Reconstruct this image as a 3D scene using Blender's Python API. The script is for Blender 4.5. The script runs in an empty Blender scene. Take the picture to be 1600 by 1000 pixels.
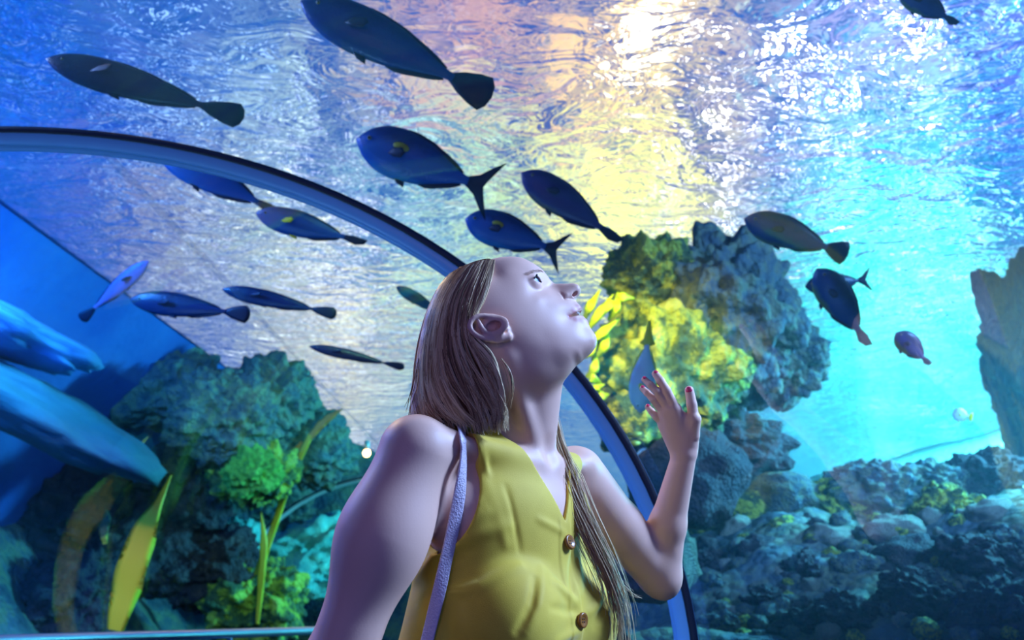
import bpy, bmesh, math, random
from mathutils import noise as mn
import numpy as np
from mathutils import Vector, Matrix
random.seed(7); rng = np.random.default_rng(7)
S = bpy.context.scene; COL = S.collection
# ------------------------------------------------------------------ camera
CAMZ = 1.20; TH = math.radians(16); FPX = 1400.0
ct, st = math.cos(TH), math.sin(TH)
CAM = np.array([0, 0, CAMZ])
cd = bpy.data.cameras.new('camera'); cam = bpy.data.objects.new('camera', cd); COL.objects.link(cam)
cam.location = (0, 0, CAMZ); cam.rotation_euler = (math.pi/2 + TH, 0, 0)
cd.sensor_width = 36; cd.lens = 36*FPX/1600; cd.clip_start = .05; cd.clip_end = 200
cd.dof.use_dof = True; cd.dof.focus_distance = 1.25; cd.dof.aperture_fstop = 6.3
S.camera = cam
S.view_settings.view_transform = 'Standard'; S.view_settings.look = 'None'
S.view_settings.exposure = 0.15; S.view_settings.gamma = 1.0
S.cycles.max_bounces = 14; S.cycles.transparent_max_bounces = 24; S.cycles.transmission_bounces = 10
S.cycles.volume_bounces = 0; S.cycles.glossy_bounces = 5; S.cycles.diffuse_bounces = 3
S.cycles.caustics_refractive = False; S.cycles.caustics_reflective = False
S.cycles.sample_clamp_indirect = 4.0; S.cycles.use_denoising = True

def ray(u, v):
    a, b = (u-800)/FPX, (500-v)/FPX
    return np.array([a, ct-st*b, st+ct*b])
def P(u, v, d): return CAM + ray(u, v)*d                 # point at camera depth d
def PY(u, v, Y):                                         # point on the vertical plane y=Y
    r = ray(u, v); return CAM + r*(Y/r[1])
def PZ(u, v, Z):                                         # point on the level plane z=Z
    r = ray(u, v); return CAM + r*((Z-CAMZ)/r[2])
KE = 1.36                                                     # metres per design unit outside the tunnel
def PE(u, v, d): return P(u, v, d*KE)
def E3(x, y, z): return (x*KE, y*KE, CAMZ+(z-CAMZ)*KE)        # design coordinates -> metres
# ------------------------------------------------------------------ light: tones painted into the world above the tank, and unseen lights added
WN = 1.05                                                     # the water surface bends the view of the hall above
WZ = CAMZ+1.90*KE                                                # level of the water surface
def refr(u, v):
    d = ray(u, v); d = d/np.linalg.norm(d); s_ = math.sqrt(d[0]**2+d[1]**2)/WN; h = math.hypot(d[0], d[1])
    return np.array([d[0]/h*s_, d[1]/h*s_, math.sqrt(1-s_*s_)])
def direct(u, v): d = ray(u, v); return d/np.linalg.norm(d)
W = bpy.data.worlds.new('hall'); S.world = W; W.use_nodes = True; wt = W.node_tree; wt.nodes.clear()
def wn(t, **k):
    n = wt.nodes.new(t)
    for a, b in k.items():
        if a.startswith('i'): n.inputs[int(a[1:])].default_value = b
        else: setattr(n, a, b)
    return n
tcw = wn('ShaderNodeTexCoord'); DIRV = tcw.outputs['Generated']
def lobe(d, deg, col, gain, noise=None, power=1.):
    """light around a direction: gain*col*exp(k(dot-1))"""
    dp = wn('ShaderNodeVectorMath', operation='DOT_PRODUCT'); wt.links.new(DIRV, dp.inputs[0]); dp.inputs[1].default_value = tuple(d/np.linalg.norm(d))
    k = 1/(1-math.cos(math.radians(deg)))
    m = wn('ShaderNodeMath', operation='MULTIPLY_ADD', i1=k, i2=-k); wt.links.new(dp.outputs['Value'], m.inputs[0])
    e = wn('ShaderNodeMath', operation='EXPONENT'); wt.links.new(m.outputs[0], e.inputs[0]); out = e.outputs[0]
    if noise is not None:
        q = wn('ShaderNodeMath', operation='MULTIPLY'); wt.links.new(out, q.inputs[0]); wt.links.new(noise, q.inputs[1]); out = q.outputs[0]
    c = wn('ShaderNodeVectorMath', operation='SCALE'); c.inputs[0].default_value = tuple(x*gain for x in col); wt.links.new(out, c.inputs['Scale'])
    return c.outputs[0]
def nz(scale, lo, hi, det=2., seed=0.):
    mp = wn('ShaderNodeMapping'); mp.inputs['Location'].default_value = (seed, seed*.7, seed*.3); wt.links.new(DIRV, mp.inputs[0])
    t = wn('ShaderNodeTexNoise'); t.inputs['Scale'].default_value = scale; t.inputs['Detail'].default_value = det; wt.links.new(mp.outputs[0], t.inputs['Vector'])
    r = wn('ShaderNodeMapRange'); r.interpolation_type = 'SMOOTHSTEP'; r.inputs[1].default_value = lo; r.inputs[2].default_value = hi; wt.links.new(t.outputs[0], r.inputs[0])
    return r.outputs[0]
BASE = (.008, .11, .62)
# tones of the lit water surface, painted into the world: (u, v, sRGB); a smooth fit of broad lights reproduces it
def lin(c): return np.array([((x/255)/12.92 if x/255 <= .04045 else ((x/255+.055)/1.055)**2.4) for x in c])
SURFACE_TONES = [(40,60,(0,48,205)),(190,140,(0,44,195)),(310,50,(15,85,200)),(440,80,(110,160,215)),(430,190,(150,178,222)),(570,60,(150,145,118)),(700,70,(190,160,105)),(850,60,(200,165,105)),
 (1010,30,(255,220,120)),(900,140,(228,200,140)),(600,170,(150,160,205)),(780,250,(180,205,218)),(650,320,(125,195,220)),(930,250,(225,208,150)),(985,335,(240,240,30)),(1050,430,(215,205,40)),(1110,110,(128,124,190)),
 (1180,180,(205,200,215)),(1270,60,(118,105,215)),(1400,40,(170,180,245)),(1560,60,(80,115,235)),(1400,200,(60,122,225)),(1560,220,(18,88,215)),(1290,300,(70,170,215)),(1400,400,(80,255,225)),(1560,350,(50,160,220)),
 (1330,530,(50,245,222)),(1500,520,(35,225,215)),(220,300,(110,130,185)),(330,380,(135,150,190)),(420,440,(160,175,200)),(500,520,(200,200,205)),(560,600,(225,215,205)),(90,210,(25,90,205)),(1200,420,(70,150,190)),(1330,630,(90,225,228)),(1300,720,(95,215,230)),(1500,640,(40,180,220)),(560,680,(170,170,150)),(950,680,(120,160,220)),(300,600,(40,110,180)),(700,450,(170,200,200)),(900,420,(190,195,90))]
SW = 4.6
def fit_tones():
    D_ = np.array([refr(u, v) for u, v, _ in SURFACE_TONES]); C_ = np.array([lin(c) for *_, c in SURFACE_TONES])/.78-np.array(BASE); k = 1/(1-math.cos(math.radians(SW)))
    A_ = np.exp(k*(D_ @ D_.T-1)); G_ = np.clip(np.linalg.solve(A_+np.eye(len(D_))*.15, C_), 0, None)
    for _ in range(400): G_ = np.clip(G_-.12*(A_.T @ (A_ @ G_-C_)), 0, None)
    return [(D_[i], SW, tuple(G_[i]), 1., 1) for i in range(len(D_))]
LOBES = fit_tones()+[(refr(1410,420), 4.5, (0.,.55,.34), .6, 0), (refr(985,350), 3.6, (.95,1.,.0), .9, 1), (refr(1010,28), .9, (1.,.85,.45), 30., 0), (refr(1150,190), 4.5, (1.,.97,1.), 14., 2), (refr(1240,110), 3.5, (1.,.97,1.), 14., 2), (refr(1400,20), 2.6, (.9,.93,1.), 26., 2), (refr(1110,250), 2.5, (1.,.95,.8), 14., 2), (refr(1010,70), 2.0, (1.,.85,.45), 20., 2),
 (refr(300,90), 7, (.4,.7,1.), 1.3, 3), (refr(600,330), 8, (.9,.9,1.), .9, 3), (refr(1430,390), 6, (.5,1.,.95), 3.5, 3), (refr(1500,150), 7, (.5,.7,1.), 1.5, 3), (refr(450,480), 6, (1.,.95,.9), 1.6, 3),
 (direct(1400,500), 8, (.04,.85,.85), .75, 0), (direct(1330,660), 8, (.08,.80,.85), .75, 0), (direct(930,740), 6, (.30,.55,.90), .7, 0),
 (np.array([-.2, -1, .1]), 45, (.34,.20,.40), .28, 0), (np.array([.9, .1, .45]), 32, (.38,.55,1.), .5, 0)]  # last two: fill lobes added behind the camera and at the right
def mixup(a, lo, hi):
    m = wn('ShaderNodeMapRange'); m.inputs[3].default_value = lo; m.inputs[4].default_value = hi; wt.links.new(a, m.inputs[0]); return m.outputs[0]
patch = mixup(nz(26., .36, .64, 4.), .12, 1.85); glit = nz(75., .66, .70, 1., 3.); glit2 = nz(48., .56, .66, 2., 8.)  # noise masks: ripple contrast and sparkle painted into the lobes
PT = {0: None, 1: patch, 2: glit, 3: glit2}; acc = None
cb = wn('ShaderNodeCombineXYZ', i0=BASE[0], i1=BASE[1], i2=BASE[2]); acc = cb.outputs[0]
# below eye level the water turns dark
sx = wn('ShaderNodeSeparateXYZ'); wt.links.new(DIRV, sx.inputs[0]); mr = wn('ShaderNodeMapRange'); mr.inputs[1].default_value = -.5; mr.inputs[2].default_value = .3; mr.inputs[3].default_value = .25; mr.inputs[4].default_value = 1.
wt.links.new(sx.outputs[2], mr.inputs[0]); sc_ = wn('ShaderNodeVectorMath', operation='SCALE'); wt.links.new(acc, sc_.inputs[0]); wt.links.new(mr.outputs[0], sc_.inputs['Scale']); acc = sc_.outputs[0]
for d_, dg, c_, g_, pt in LOBES:
    o_ = lobe(d_, dg, c_, g_, PT[pt])
    a_ = wn('ShaderNodeVectorMath', operation='ADD'); wt.links.new(acc, a_.inputs[0]); wt.links.new(o_, a_.inputs[1]); acc = a_.outputs[0]
bg = wn('ShaderNodeBackground', i1=1.0); wo = wn('ShaderNodeOutputWorld'); wt.links.new(acc, bg.inputs[0]); wt.links.new(bg.outputs[0], wo.inputs[0])
W.cycles.sampling_method = 'MANUAL'; W.cycles.sample_map_resolution = 1024
def lamp(name, kind, at_, to, power, col, size=.2, angle=60, blend=.6):
    l = bpy.data.lights.new(name, kind); l.energy = power; l.color = col
    if kind == 'AREA': l.shape = 'DISK'; l.size = size
    else: l.shadow_soft_size = size
    if kind == 'SPOT': l.spot_size = math.radians(angle); l.spot_blend = blend
    o = bpy.data.objects.new(name, l); COL.objects.link(o); o.location = at_
    o.rotation_euler = (Vector(to)-Vector(at_)).to_track_quat('-Z', 'Y').to_euler(); return o
# unseen lights placed out of view to key, rim and fill the visitor
lamp('unseen_tank_light', 'SPOT', (3.0, 1.3, 3.5), (.05, 1.2, 1.42), 1650, (.36, .55, 1.), .5, 34, .5)
lamp('unseen_tank_light', 'AREA', (-3.2, 2.6, 3.6), (-.1, 1.15, 1.4), 90, (.25, .42, 1.), .8)
lamp('unseen_tank_light', 'SPOT', E3(-1.2, 2.1, 2.8), (.05, 1.25, 1.5), 160, (1., .72, .42), .12, 30)
lamp('added_tunnel_fill', 'AREA', (-.9, -1.4, 2.2), (0, 1.2, 1.4), 3.6, (.90, .50, .50), .6)  # added fill from the camera side
lamp('added_tunnel_fill', 'SPOT', (-1.9, 1.5, .25), (-1.6, 2.45, 2.4), 70, (.22, .55, 1.), .06, 75)  # added floor uplight that brightens the near rib
lamp('added_tunnel_fill', 'SPOT', (.30, 1.6, .15), (.40, 2.45, 1.5), 40, (.22, .50, 1.), .05, 60)  # second added uplight, for the rib's right leg
# unseen lights placed out of view to brighten and tint the reefs
lamp('unseen_tank_light', 'SPOT', E3(2.9, 1.6, 2.8), E3(1.25, 4.5, 2.15), 1500, (.20, .52, 1.), .3, 62, .9)
lamp('unseen_tank_light', 'SPOT', E3(3.9, 4.4, 2.85), E3(2.0, 4.3, 1.5), 3600, (.12, .72, 1.), .4, 64, .8)
lamp('unseen_tank_light', 'SPOT', E3(.1, 2.2, 2.8), E3(.82, 4.8, 2.1), 950, (1., .88, .12), .12, 32, 1.)
lamp('unseen_tank_light', 'AREA', E3(-2.3, 1.9, 2.75), E3(-4.0, 4.4, 1.5), 380, (.01, .24, 1.), .9)
lamp('unseen_tank_light', 'SPOT', E3(-2.5, 3.4, 2.8), E3(-4.0, 7.2, 1.2), 420, (.10, .60, 1.), .3, 70)
lamp('unseen_tank_light', 'SPOT', E3(-.2, 1.8, 2.8), E3(-2.2, 10.5, 1.5), 750, (.35, 1., .60), .3, 30)
lamp('unseen_tank_light', 'SPOT', E3(-2.0, 2.3, 2.75), E3(-2.45, 5.5, 1.0), 420, (1., .74, .30), .1, 26, 1.)
lamp('unseen_tank_light', 'AREA', E3(6.0, 7.4, 2.6), E3(3.4, 9.0, 1.6), 2200, (.10, .85, 1.), 1.4)
# ------------------------------------------------------------------ scene helpers
def tag(o, label=None, cat=None, group=None, kind=None):
    if label: o['label'] = label
    if cat: o['category'] = cat
    if group: o['group'] = group
    if kind: o['kind'] = kind
    return o
def empty(name, loc=(0, 0, 0)):
    o = bpy.data.objects.new(name, None); COL.objects.link(o); o.location = loc; o.empty_display_size = .05
    return o
def link_mesh(name, me, mat=None, parent=None, smooth=True):
    o = bpy.data.objects.new(name, me); COL.objects.link(o)
    if mat: me.materials.append(mat)
    if smooth and len(me.polygons): me.polygons.foreach_set('use_smooth', np.ones(len(me.polygons), bool))
    if parent:
        o.parent = parent; o.matrix_parent_inverse = parent_inv(parent)
    return o
def wmat(o):
    m = o.matrix_basis.copy()
    return wmat(o.parent) @ o.matrix_parent_inverse @ m if o.parent else m
def parent_inv(p): return wmat(p).inverted()
def mesh_np(name, V, Fq):
    me = bpy.data.meshes.new(name)
    V = np.asarray(V, np.float32); Fq = np.asarray(Fq, np.int32)
    if len(Fq) == 0: me.from_pydata(V.tolist(), [], []); return me
    k = Fq.shape[1]
    me.vertices.add(len(V)); me.vertices.foreach_set('co', V.ravel())
    me.loops.add(Fq.size); me.loops.foreach_set('vertex_index', Fq.ravel())
    me.polygons.add(len(Fq)); me.polygons.foreach_set('loop_start', np.arange(0, Fq.size, k, dtype=np.int32))
    me.update(calc_edges=True); me.validate()
    return me
def catmull(pts, n):
    p = np.asarray(pts, float); m = len(p)
    if m < 3: return p[0]+(p[-1]-p[0])*np.linspace(0, 1, n)[:, None]
    q = np.vstack([2*p[0]-p[1], p, 2*p[-1]-p[-2]])
    t = np.linspace(0, m-1-1e-9, n); i = t.astype(int); f = (t-i)[:, None]
    a, b, c, d = q[i], q[i+1], q[i+2], q[i+3]
    return .5*(2*b+(c-a)*f+(2*a-5*b+4*c-d)*f*f+(3*b-a-3*c+d)*f**3)
def tube_np(path, rad, k=8, flat=1.0, up=None, cap=True):
    """tube along path; rad scalar/array; returns V,F"""
    p = np.asarray(path, float); n = len(p); r = np.broadcast_to(np.asarray(rad, float), (n,))
    T = np.gradient(p, axis=0); T /= np.linalg.norm(T, axis=1)[:, None]+1e-12
    U = np.array(up if up is not None else (0, 0, 1.0), float)
    if up is None and abs(T[0] @ U) > .9: U = np.array([1.0, 0, 0])
    A = np.zeros_like(p); cur = U
    for i in range(n):
        if up is None: cur = cur-T[i]*(cur @ T[i])
        else: cur = U-T[i]*(U @ T[i])
        cur = cur/(np.linalg.norm(cur)+1e-12); A[i] = cur
    B = np.cross(T, A)
    th = np.linspace(0, 2*np.pi, k, endpoint=False)
    V = (p[:, None]+(A[:, None]*np.cos(th)[None, :, None]*flat+B[:, None]*np.sin(th)[None, :, None])*r[:, None, None]).reshape(-1, 3)
    i, j = np.meshgrid(np.arange(n-1), np.arange(k), indexing='ij')
    Fq = np.stack([i*k+j, i*k+(j+1) % k, (i+1)*k+(j+1) % k, (i+1)*k+j], -1).reshape(-1, 4)
    if cap:
        V = np.vstack([V, p[:1], p[-1:]]); c0, c1 = n*k, n*k+1
        j = np.arange(k)
        Fq = np.vstack([Fq, np.stack([np.full(k, c0), (j+1) % k, j, j], -1)*0+np.stack([(j+1) % k, j, np.full(k, c0), np.full(k, c0)], -1),
                        np.stack([(n-1)*k+j, (n-1)*k+(j+1) % k, np.full(k, c1), np.full(k, c1)], -1)])
    return V, Fq
class MB:
    def __init__(s): s.V = []; s.F = []; s.n = 0
    def add(s, V, Fq): s.V.append(np.asarray(V, float)); s.F.append(np.asarray(Fq)+s.n); s.n += len(V); return s
    def tube(s, *a, **k): return s.add(*tube_np(*a, **k))
    def build(s, name, mat=None, parent=None, smooth=True):
        V = np.vstack(s.V); Fq = np.vstack(s.F)
        me = bpy.data.meshes.new(name)
        if Fq.shape[1] == 4 and (Fq[:, 2] == Fq[:, 3]).any():
            fl = [tuple(f[:3]) if f[2] == f[3] else tuple(f) for f in Fq.tolist()]
            me.from_pydata(V.tolist(), [], fl)
        else: me = mesh_np(name, V, Fq)
        return link_mesh(name, me, mat, parent, smooth)
def uvball(c, r, n=28, dirn=None, cosmin=None):
    th = np.linspace(0, math.pi if cosmin is None else math.acos(cosmin), n); ph = np.linspace(0, 2*np.pi, n, endpoint=False)
    z = np.cos(th)[:, None]*np.ones(n); x = np.sin(th)[:, None]*np.cos(ph); y = np.sin(th)[:, None]*np.sin(ph)
    V_ = np.stack([x, y, z], -1).reshape(-1, 3)*r
    R_ = np.array(Vector(dirn if dirn is not None else (0, 0, 1)).to_track_quat('Z', 'Y').to_matrix())
    V_ = V_ @ R_.T+c
    i, j = np.meshgrid(np.arange(n-1), np.arange(n), indexing='ij')
    return V_, np.stack([i*n+j, (i+1)*n+j, (i+1)*n+(j+1) % n, i*n+(j+1) % n], -1).reshape(-1, 4)
# ------------------------------------------------------------------ signed distance sculpting
def smin(a, b, k):
    h = np.clip(.5+.5*(b-a)/k, 0, 1); return b+(a-b)*h-k*h*(1-h)
def smax(a, b, k): return -smin(-a, -b, k)
def cone(p, a, b, r1, r2):
    a = np.asarray(a, np.float32); b = np.asarray(b, np.float32); ba = b-a; L = float(ba @ ba)
    x, y, z = p[0]-a[0], p[1]-a[1], p[2]-a[2]
    h = np.clip((x*ba[0]+y*ba[1]+z*ba[2])/L, 0, 1)
    return np.sqrt((x-h*ba[0])**2+(y-h*ba[1])**2+(z-h*ba[2])**2)-(r1+(r2-r1)*h)
def ball(p, c, r): return np.sqrt((p[0]-c[0])**2+(p[1]-c[1])**2+(p[2]-c[2])**2)-r
def ellip(p, c, R, ax):
    """axes = columns of ax (3 unit vectors), radii R"""
    x, y, z = p[0]-c[0], p[1]-c[1], p[2]-c[2]
    q = [x*a[0]+y*a[1]+z*a[2] for a in ax]
    k0 = np.sqrt(sum((q[i]/R[i])**2 for i in range(3)))
    k1 = np.sqrt(sum((q[i]/R[i]**2)**2 for i in range(3)))+1e-9
    return k0*(k0-1)/k1
def surface_nets(val, org, h):
    nx, ny, nz = val.shape; s = val < 0
    c = np.zeros((nx-1, ny-1, nz-1), np.uint8)
    for dx in (0, 1):
        for dy in (0, 1):
            for dz in (0, 1): c += s[dx:nx-1+dx, dy:ny-1+dy, dz:nz-1+dz]
    act = np.argwhere((c > 0) & (c < 8))
    idx = -np.ones(c.shape, np.int32); idx[act[:, 0], act[:, 1], act[:, 2]] = np.arange(len(act))
    acc = np.zeros((len(act), 3)); cnt = np.zeros(len(act))
    offs = [(a, b, d) for a in (0, 1) for b in (0, 1) for d in (0, 1)]
    for o in offs:
        for ax in range(3):
            if o[ax]: continue
            q = list(o); q[ax] = 1
            v0 = val[act[:, 0]+o[0], act[:, 1]+o[1], act[:, 2]+o[2]]; v1 = val[act[:, 0]+q[0], act[:, 1]+q[1], act[:, 2]+q[2]]
            m = (v0 < 0) != (v1 < 0); t = np.where(m, v0/np.where(m, v0-v1, 1), 0)
            pt = np.tile(np.array(o, float), (len(act), 1)); pt[:, ax] += t
            acc[m] += pt[m]; cnt[m] += 1
    V = (act+acc/np.maximum(cnt, 1)[:, None])*h+org
    Fs = []
    for ax in range(3):
        a, b = (ax+1) % 3, (ax+2) % 3
        sl0 = [slice(None)]*3; sl1 = [slice(None)]*3; sl0[ax] = slice(0, -1); sl1[ax] = slice(1, None)
        e = s[tuple(sl0)] != s[tuple(sl1)]
        g = np.argwhere(e); g = g[(g[:, a] > 0) & (g[:, b] > 0) & (g[:, a] < val.shape[a]-1) & (g[:, b] < val.shape[b]-1)]
        ins = s[g[:, 0], g[:, 1], g[:, 2]]
        def id_(da, db):
            q = g.copy(); q[:, a] -= da; q[:, b] -= db; return idx[q[:, 0], q[:, 1], q[:, 2]]
        f = np.stack([id_(1, 1), id_(0, 1), id_(0, 0), id_(1, 0)], -1)
        f = np.where(ins[:, None], f, f[:, ::-1]); Fs.append(f)
    Fq = np.vstack(Fs); Fq = Fq[(Fq >= 0).all(1)]
    return V, Fq
def sculpt(fn, lo, hi, h, coarse=8, lip=1.9):
    """evaluate fn only in blocks near the surface, then extract it"""
    lo = np.array(lo, float); hi = np.array(hi, float); n = np.ceil((hi-lo)/h/coarse).astype(int)*coarse
    nb = n//coarse
    cs = [(lo[i]+(np.arange(nb[i])+.5)*coarse*h).astype(np.float32) for i in range(3)]
    X, Y, Z = np.meshgrid(*cs, indexing='ij'); c = fn((X, Y, Z))
    near = np.abs(c) < coarse*h*.87*lip+.002
    val = np.repeat(np.repeat(np.repeat(np.where(c < 0, -1., 1.).astype(np.float32), coarse, 0), coarse, 1), coarse, 2)
    B = np.argwhere(near); o = np.arange(coarse)
    ox, oy, oz = np.meshgrid(o, o, o, indexing='ij'); ox, oy, oz = ox.ravel(), oy.ravel(), oz.ravel()
    for k in range(0, len(B), 1500):
        b = B[k:k+1500]*coarse
        ix = b[:, 0:1]+ox; iy = b[:, 1:2]+oy; iz = b[:, 2:3]+oz
        v = fn(((lo[0]+ix*h).astype(np.float32), (lo[1]+iy*h).astype(np.float32), (lo[2]+iz*h).astype(np.float32)))
        val[ix, iy, iz] = v
    return surface_nets(val, lo, h)
def tps_fit(pts, vals, lam=1e-3):
    p = np.asarray(pts, float); n = len(p)
    d2 = ((p[:, None]-p[None])**2).sum(-1); K = .5*d2*np.log(d2+1e-9)+np.eye(n)*lam
    A = np.zeros((n+3, n+3)); A[:n, :n] = K; A[:n, n] = 1; A[:n, n+1:] = p; A[n, :n] = 1; A[n+1:, :n] = p.T
    w = np.linalg.solve(A, np.concatenate([vals, [0, 0, 0]])); return p, w
class QMap:
    """half thickness squared as a smooth function of (x,z) in mm, tabulated"""
    def __init__(s, pts, vals, lo, hi, step=1.0, lam=1e-3):
        p, w = tps_fit(pts, vals, lam); s.lo = np.array(lo, float); s.step = step
        xs = np.arange(lo[0], hi[0], step); zs = np.arange(lo[1], hi[1], step)
        X, Z = np.meshgrid(xs, zs, indexing='ij'); q = w[len(p)]+w[len(p)+1]*X+w[len(p)+2]*Z
        for i in range(len(p)):
            d2 = (X-p[i, 0])**2+(Z-p[i, 1])**2; q += w[i]*.5*d2*np.log(d2+1e-9)
        s.q = q.astype(np.float32); s.gx, s.gz = [g.astype(np.float32)/step for g in np.gradient(s.q)]
    def __call__(s, x, z):
        fx = np.clip((x-s.lo[0])/s.step, 0, s.q.shape[0]-2.001); fz = np.clip((z-s.lo[1])/s.step, 0, s.q.shape[1]-2.001)
        i = fx.astype(np.int32); j = fz.astype(np.int32); a = fx-i; b = fz-j
        def L(t): return (t[i, j]*(1-a)+t[i+1, j]*a)*(1-b)+(t[i, j+1]*(1-a)+t[i+1, j+1]*a)*b
        return L(s.q), L(s.gx), L(s.gz)
    def dist(s, x, y, z):
        q, gx, gz = s(x, z); return (y*y-q)/np.sqrt(4*y*y+gx*gx+gz*gz+30.)
# ------------------------------------------------------------------ node helpers
def newmat(name):
    m = bpy.data.materials.new(name); m.use_nodes = True; nt = m.node_tree
    b = nt.nodes['Principled BSDF']; return m, nt, b
def N(nt, t, **kw):
    n = nt.nodes.new(t)
    for k, v in kw.items():
        if k.startswith('i_'):
            key = k[2:].replace('_', ' ')
            n.inputs[int(key) if key.isdigit() else key].default_value = v
        else: setattr(n, k, v)
    return n
def ramp(nt, fac, stops, interp='LINEAR'):
    r = nt.nodes.new('ShaderNodeValToRGB'); e = r.color_ramp; e.interpolation = interp
    while len(e.elements) < len(stops): e.elements.new(.5)
    for el, (p, c) in zip(e.elements, stops): el.position = p; el.color = (*c[:3], 1)
    nt.links.new(fac, r.inputs[0]); return r.outputs[0]
def simple(name, col, rough=.5, **kw):
    m, nt, b = newmat(name); b.inputs['Base Color'].default_value = (*col, 1); b.inputs['Roughness'].default_value = rough
    for k, v in kw.items(): b.inputs[k.replace('_', ' ')].default_value = v
    return m
def s2l(*c): return tuple(((x/255)/12.92 if x/255 <= .04045 else ((x/255+.055)/1.055)**2.4) for x in c)
# ================================================================== TUNNEL

RA, RB, RP, RQ = -1.1157*KE, CAMZ-.1912*KE, 1.4595*KE, 1.1337*KE
def arch_path(grow, n=90, foot=.05):
    th = np.linspace(math.pi*1.06, -math.pi*.06, n)
    p = np.stack([RA+(RP+grow)*np.cos(th), RB+(RQ+grow)*np.sin(th)], -1)
    l = np.array([[p[0, 0], foot]]); r_ = np.array([[p[-1, 0], foot]])
    return np.vstack([l, (l+p[:1])/2, p, (r_+p[-1:])/2, r_])
def sweep_arch(prof, name, mat, y, parent=None, n=90):
    """prof: list of (axial, radial) points, closed"""
    base = arch_path(0, n); T_ = np.gradient(base, axis=0); T_ /= np.linalg.norm(T_, axis=1)[:, None]; Nn = np.stack([-T_[:, 1], T_[:, 0]], -1)  # outward
    V_ = []; 
    for i in range(len(base)):
        for a, r_ in prof: q = base[i]+Nn[i]*r_; V_.append((q[0], y+a, q[1]))
    k = len(prof); i, j = np.meshgrid(np.arange(len(base)-1), np.arange(k), indexing='ij')
    m = MB(); m.add(np.array(V_), np.stack([i*k+j, i*k+(j+1) % k, (i+1)*k+(j+1) % k, (i+1)*k+j], -1).reshape(-1, 4)); return m.build(name, mat, parent)
M_rib = simple('blue grey steel', s2l(120,175,225), .3)
M_rib2 = simple('pale steel', s2l(205,200,205), .4, Metallic=.2)
M_seal = simple('black rubber seal', s2l(16,22,40), .5)
def half(c, w, r_, n=10):
    return [(c+w*math.cos(t), r_*math.sin(t)) for t in np.linspace(0, math.pi, n)]
def rib(y, mat, w, label, d=-1):
    root = empty('tunnel_rib', (RA, y, 0)); tag(root, label, 'arch rib')
    inn = [(a, -abs(r_)-.012) for a, r_ in half(-w*.52, w*.44, .03)]
    sweep_arch(inn+[(-w*.96, .012), (-w*.08, .012)][::1], 'outer_band', mat, y, root)
    inn = [(a, -abs(r_)-.012) for a, r_ in half(w*.52, w*.44, .03)]
    sweep_arch(inn+[(w*.08, .012), (w*.96, .012)], 'inner_band', mat, y, root)
    sweep_arch([(-w*1.06, .010), (-w*1.06, -.010), (w*1.06, -.010), (w*1.06, .010)], 'rubber_seal', M_seal, y, root)
    return root
rib(1.80*KE, M_rib, .038, 'dark blue grey double banded arch rib curving over and behind the woman')
rib(8.74*KE, M_rib2, .06, 'pale thin arch rib far down the tunnel behind the near arm')
# acrylic
M_ac, nt, b = newmat('acrylic'); nt.nodes.remove(b)
tr = N(nt, 'ShaderNodeBsdfTransparent'); tr.inputs[0].default_value = (.93, .97, 1., 1); gl = N(nt, 'ShaderNodeBsdfGlossy'); gl.inputs['Roughness'].default_value = .03
fr = N(nt, 'ShaderNodeFresnel', i_IOR=1.22); mm = N(nt, 'ShaderNodeMath', operation='MULTIPLY'); mm.inputs[1].default_value = .14; nt.links.new(fr.outputs[0], mm.inputs[0])
mxs = N(nt, 'ShaderNodeMixShader'); nt.links.new(mm.outputs[0], mxs.inputs[0]); nt.links.new(tr.outputs[0], mxs.inputs[1]); nt.links.new(gl.outputs[0], mxs.inputs[2])
nt.links.new(mxs.outputs[0], nt.nodes['Material Output'].inputs[0])
def pane(name, y0, y1):
    base = arch_path(.002, 100); V_ = np.vstack([np.stack([base[:, 0], np.full(len(base), y), base[:, 1]], -1) for y in (y0, y1)]); n = len(base); i = np.arange(n-1)
    m = MB(); m.add(V_, np.stack([i, i+1, n+i+1, n+i], -1)); o = m.build(name, M_ac); tag(o, kind='structure'); return o
TE = 10.4*KE
pane('window_1', -1.8, 1.76*KE); pane('window_2', 1.84*KE, 8.69*KE); pane('window_3', 8.79*KE, TE)
b_ = arch_path(0, 60); m = MB(); V_ = [(p[0], TE, p[1]) for p in b_]+[(RA, TE, 1.0)]; n = len(b_)
m.add(np.array(V_), np.array([(i, i+1, n, n) for i in range(n-1)])); tag(m.build('window_4', M_ac), kind='structure')
# bonded seam along the crown
M_seam = simple('bonded seam', s2l(190,205,225), .3); M_seam.node_tree.nodes['Principled BSDF'].inputs['Alpha'].default_value = .12
m = MB(); xs = -.93*KE; zz = RB+RQ*math.sqrt(1-((xs-RA)/RP)**2)
m.tube([(xs, 1.86*KE, zz), (xs-.05, 5*KE, zz), (xs-.1, 8.66*KE, zz)], .018, 8, .25, up=(0, 0, 1)); tag(m.build('trim_1', M_seam), kind='structure')
# floor, kerb and walls below the acrylic
M_floor = simple('dark carpet', s2l(40,42,66), .9); M_kerb = simple('kerb', s2l(90,96,120), .6)
def box(m, x0, x1, y0, y1, z0, z1):
    V_ = [(x, y, z) for x in (x0, x1) for y in (y0, y1) for z in (z0, z1)]
    m.add(np.array(V_, float), np.array([(0,1,3,2),(4,6,7,5),(0,4,5,1),(2,3,7,6),(0,2,6,4),(1,5,7,3)])); return m
m = MB(); box(m, RA-RP-.06, RA+RP+.06, -1.8, TE, -.1, 0); tag(m.build('floor', M_floor, smooth=False), kind='structure')
for nm, x in (('baseboard_left', RA-RP-.06), ('baseboard_right', RA+RP-.04)):
    m = MB(); box(m, x, x+.12, -1.8, TE, 0, .16); tag(m.build(nm, M_kerb, smooth=False), kind='structure')
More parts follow.
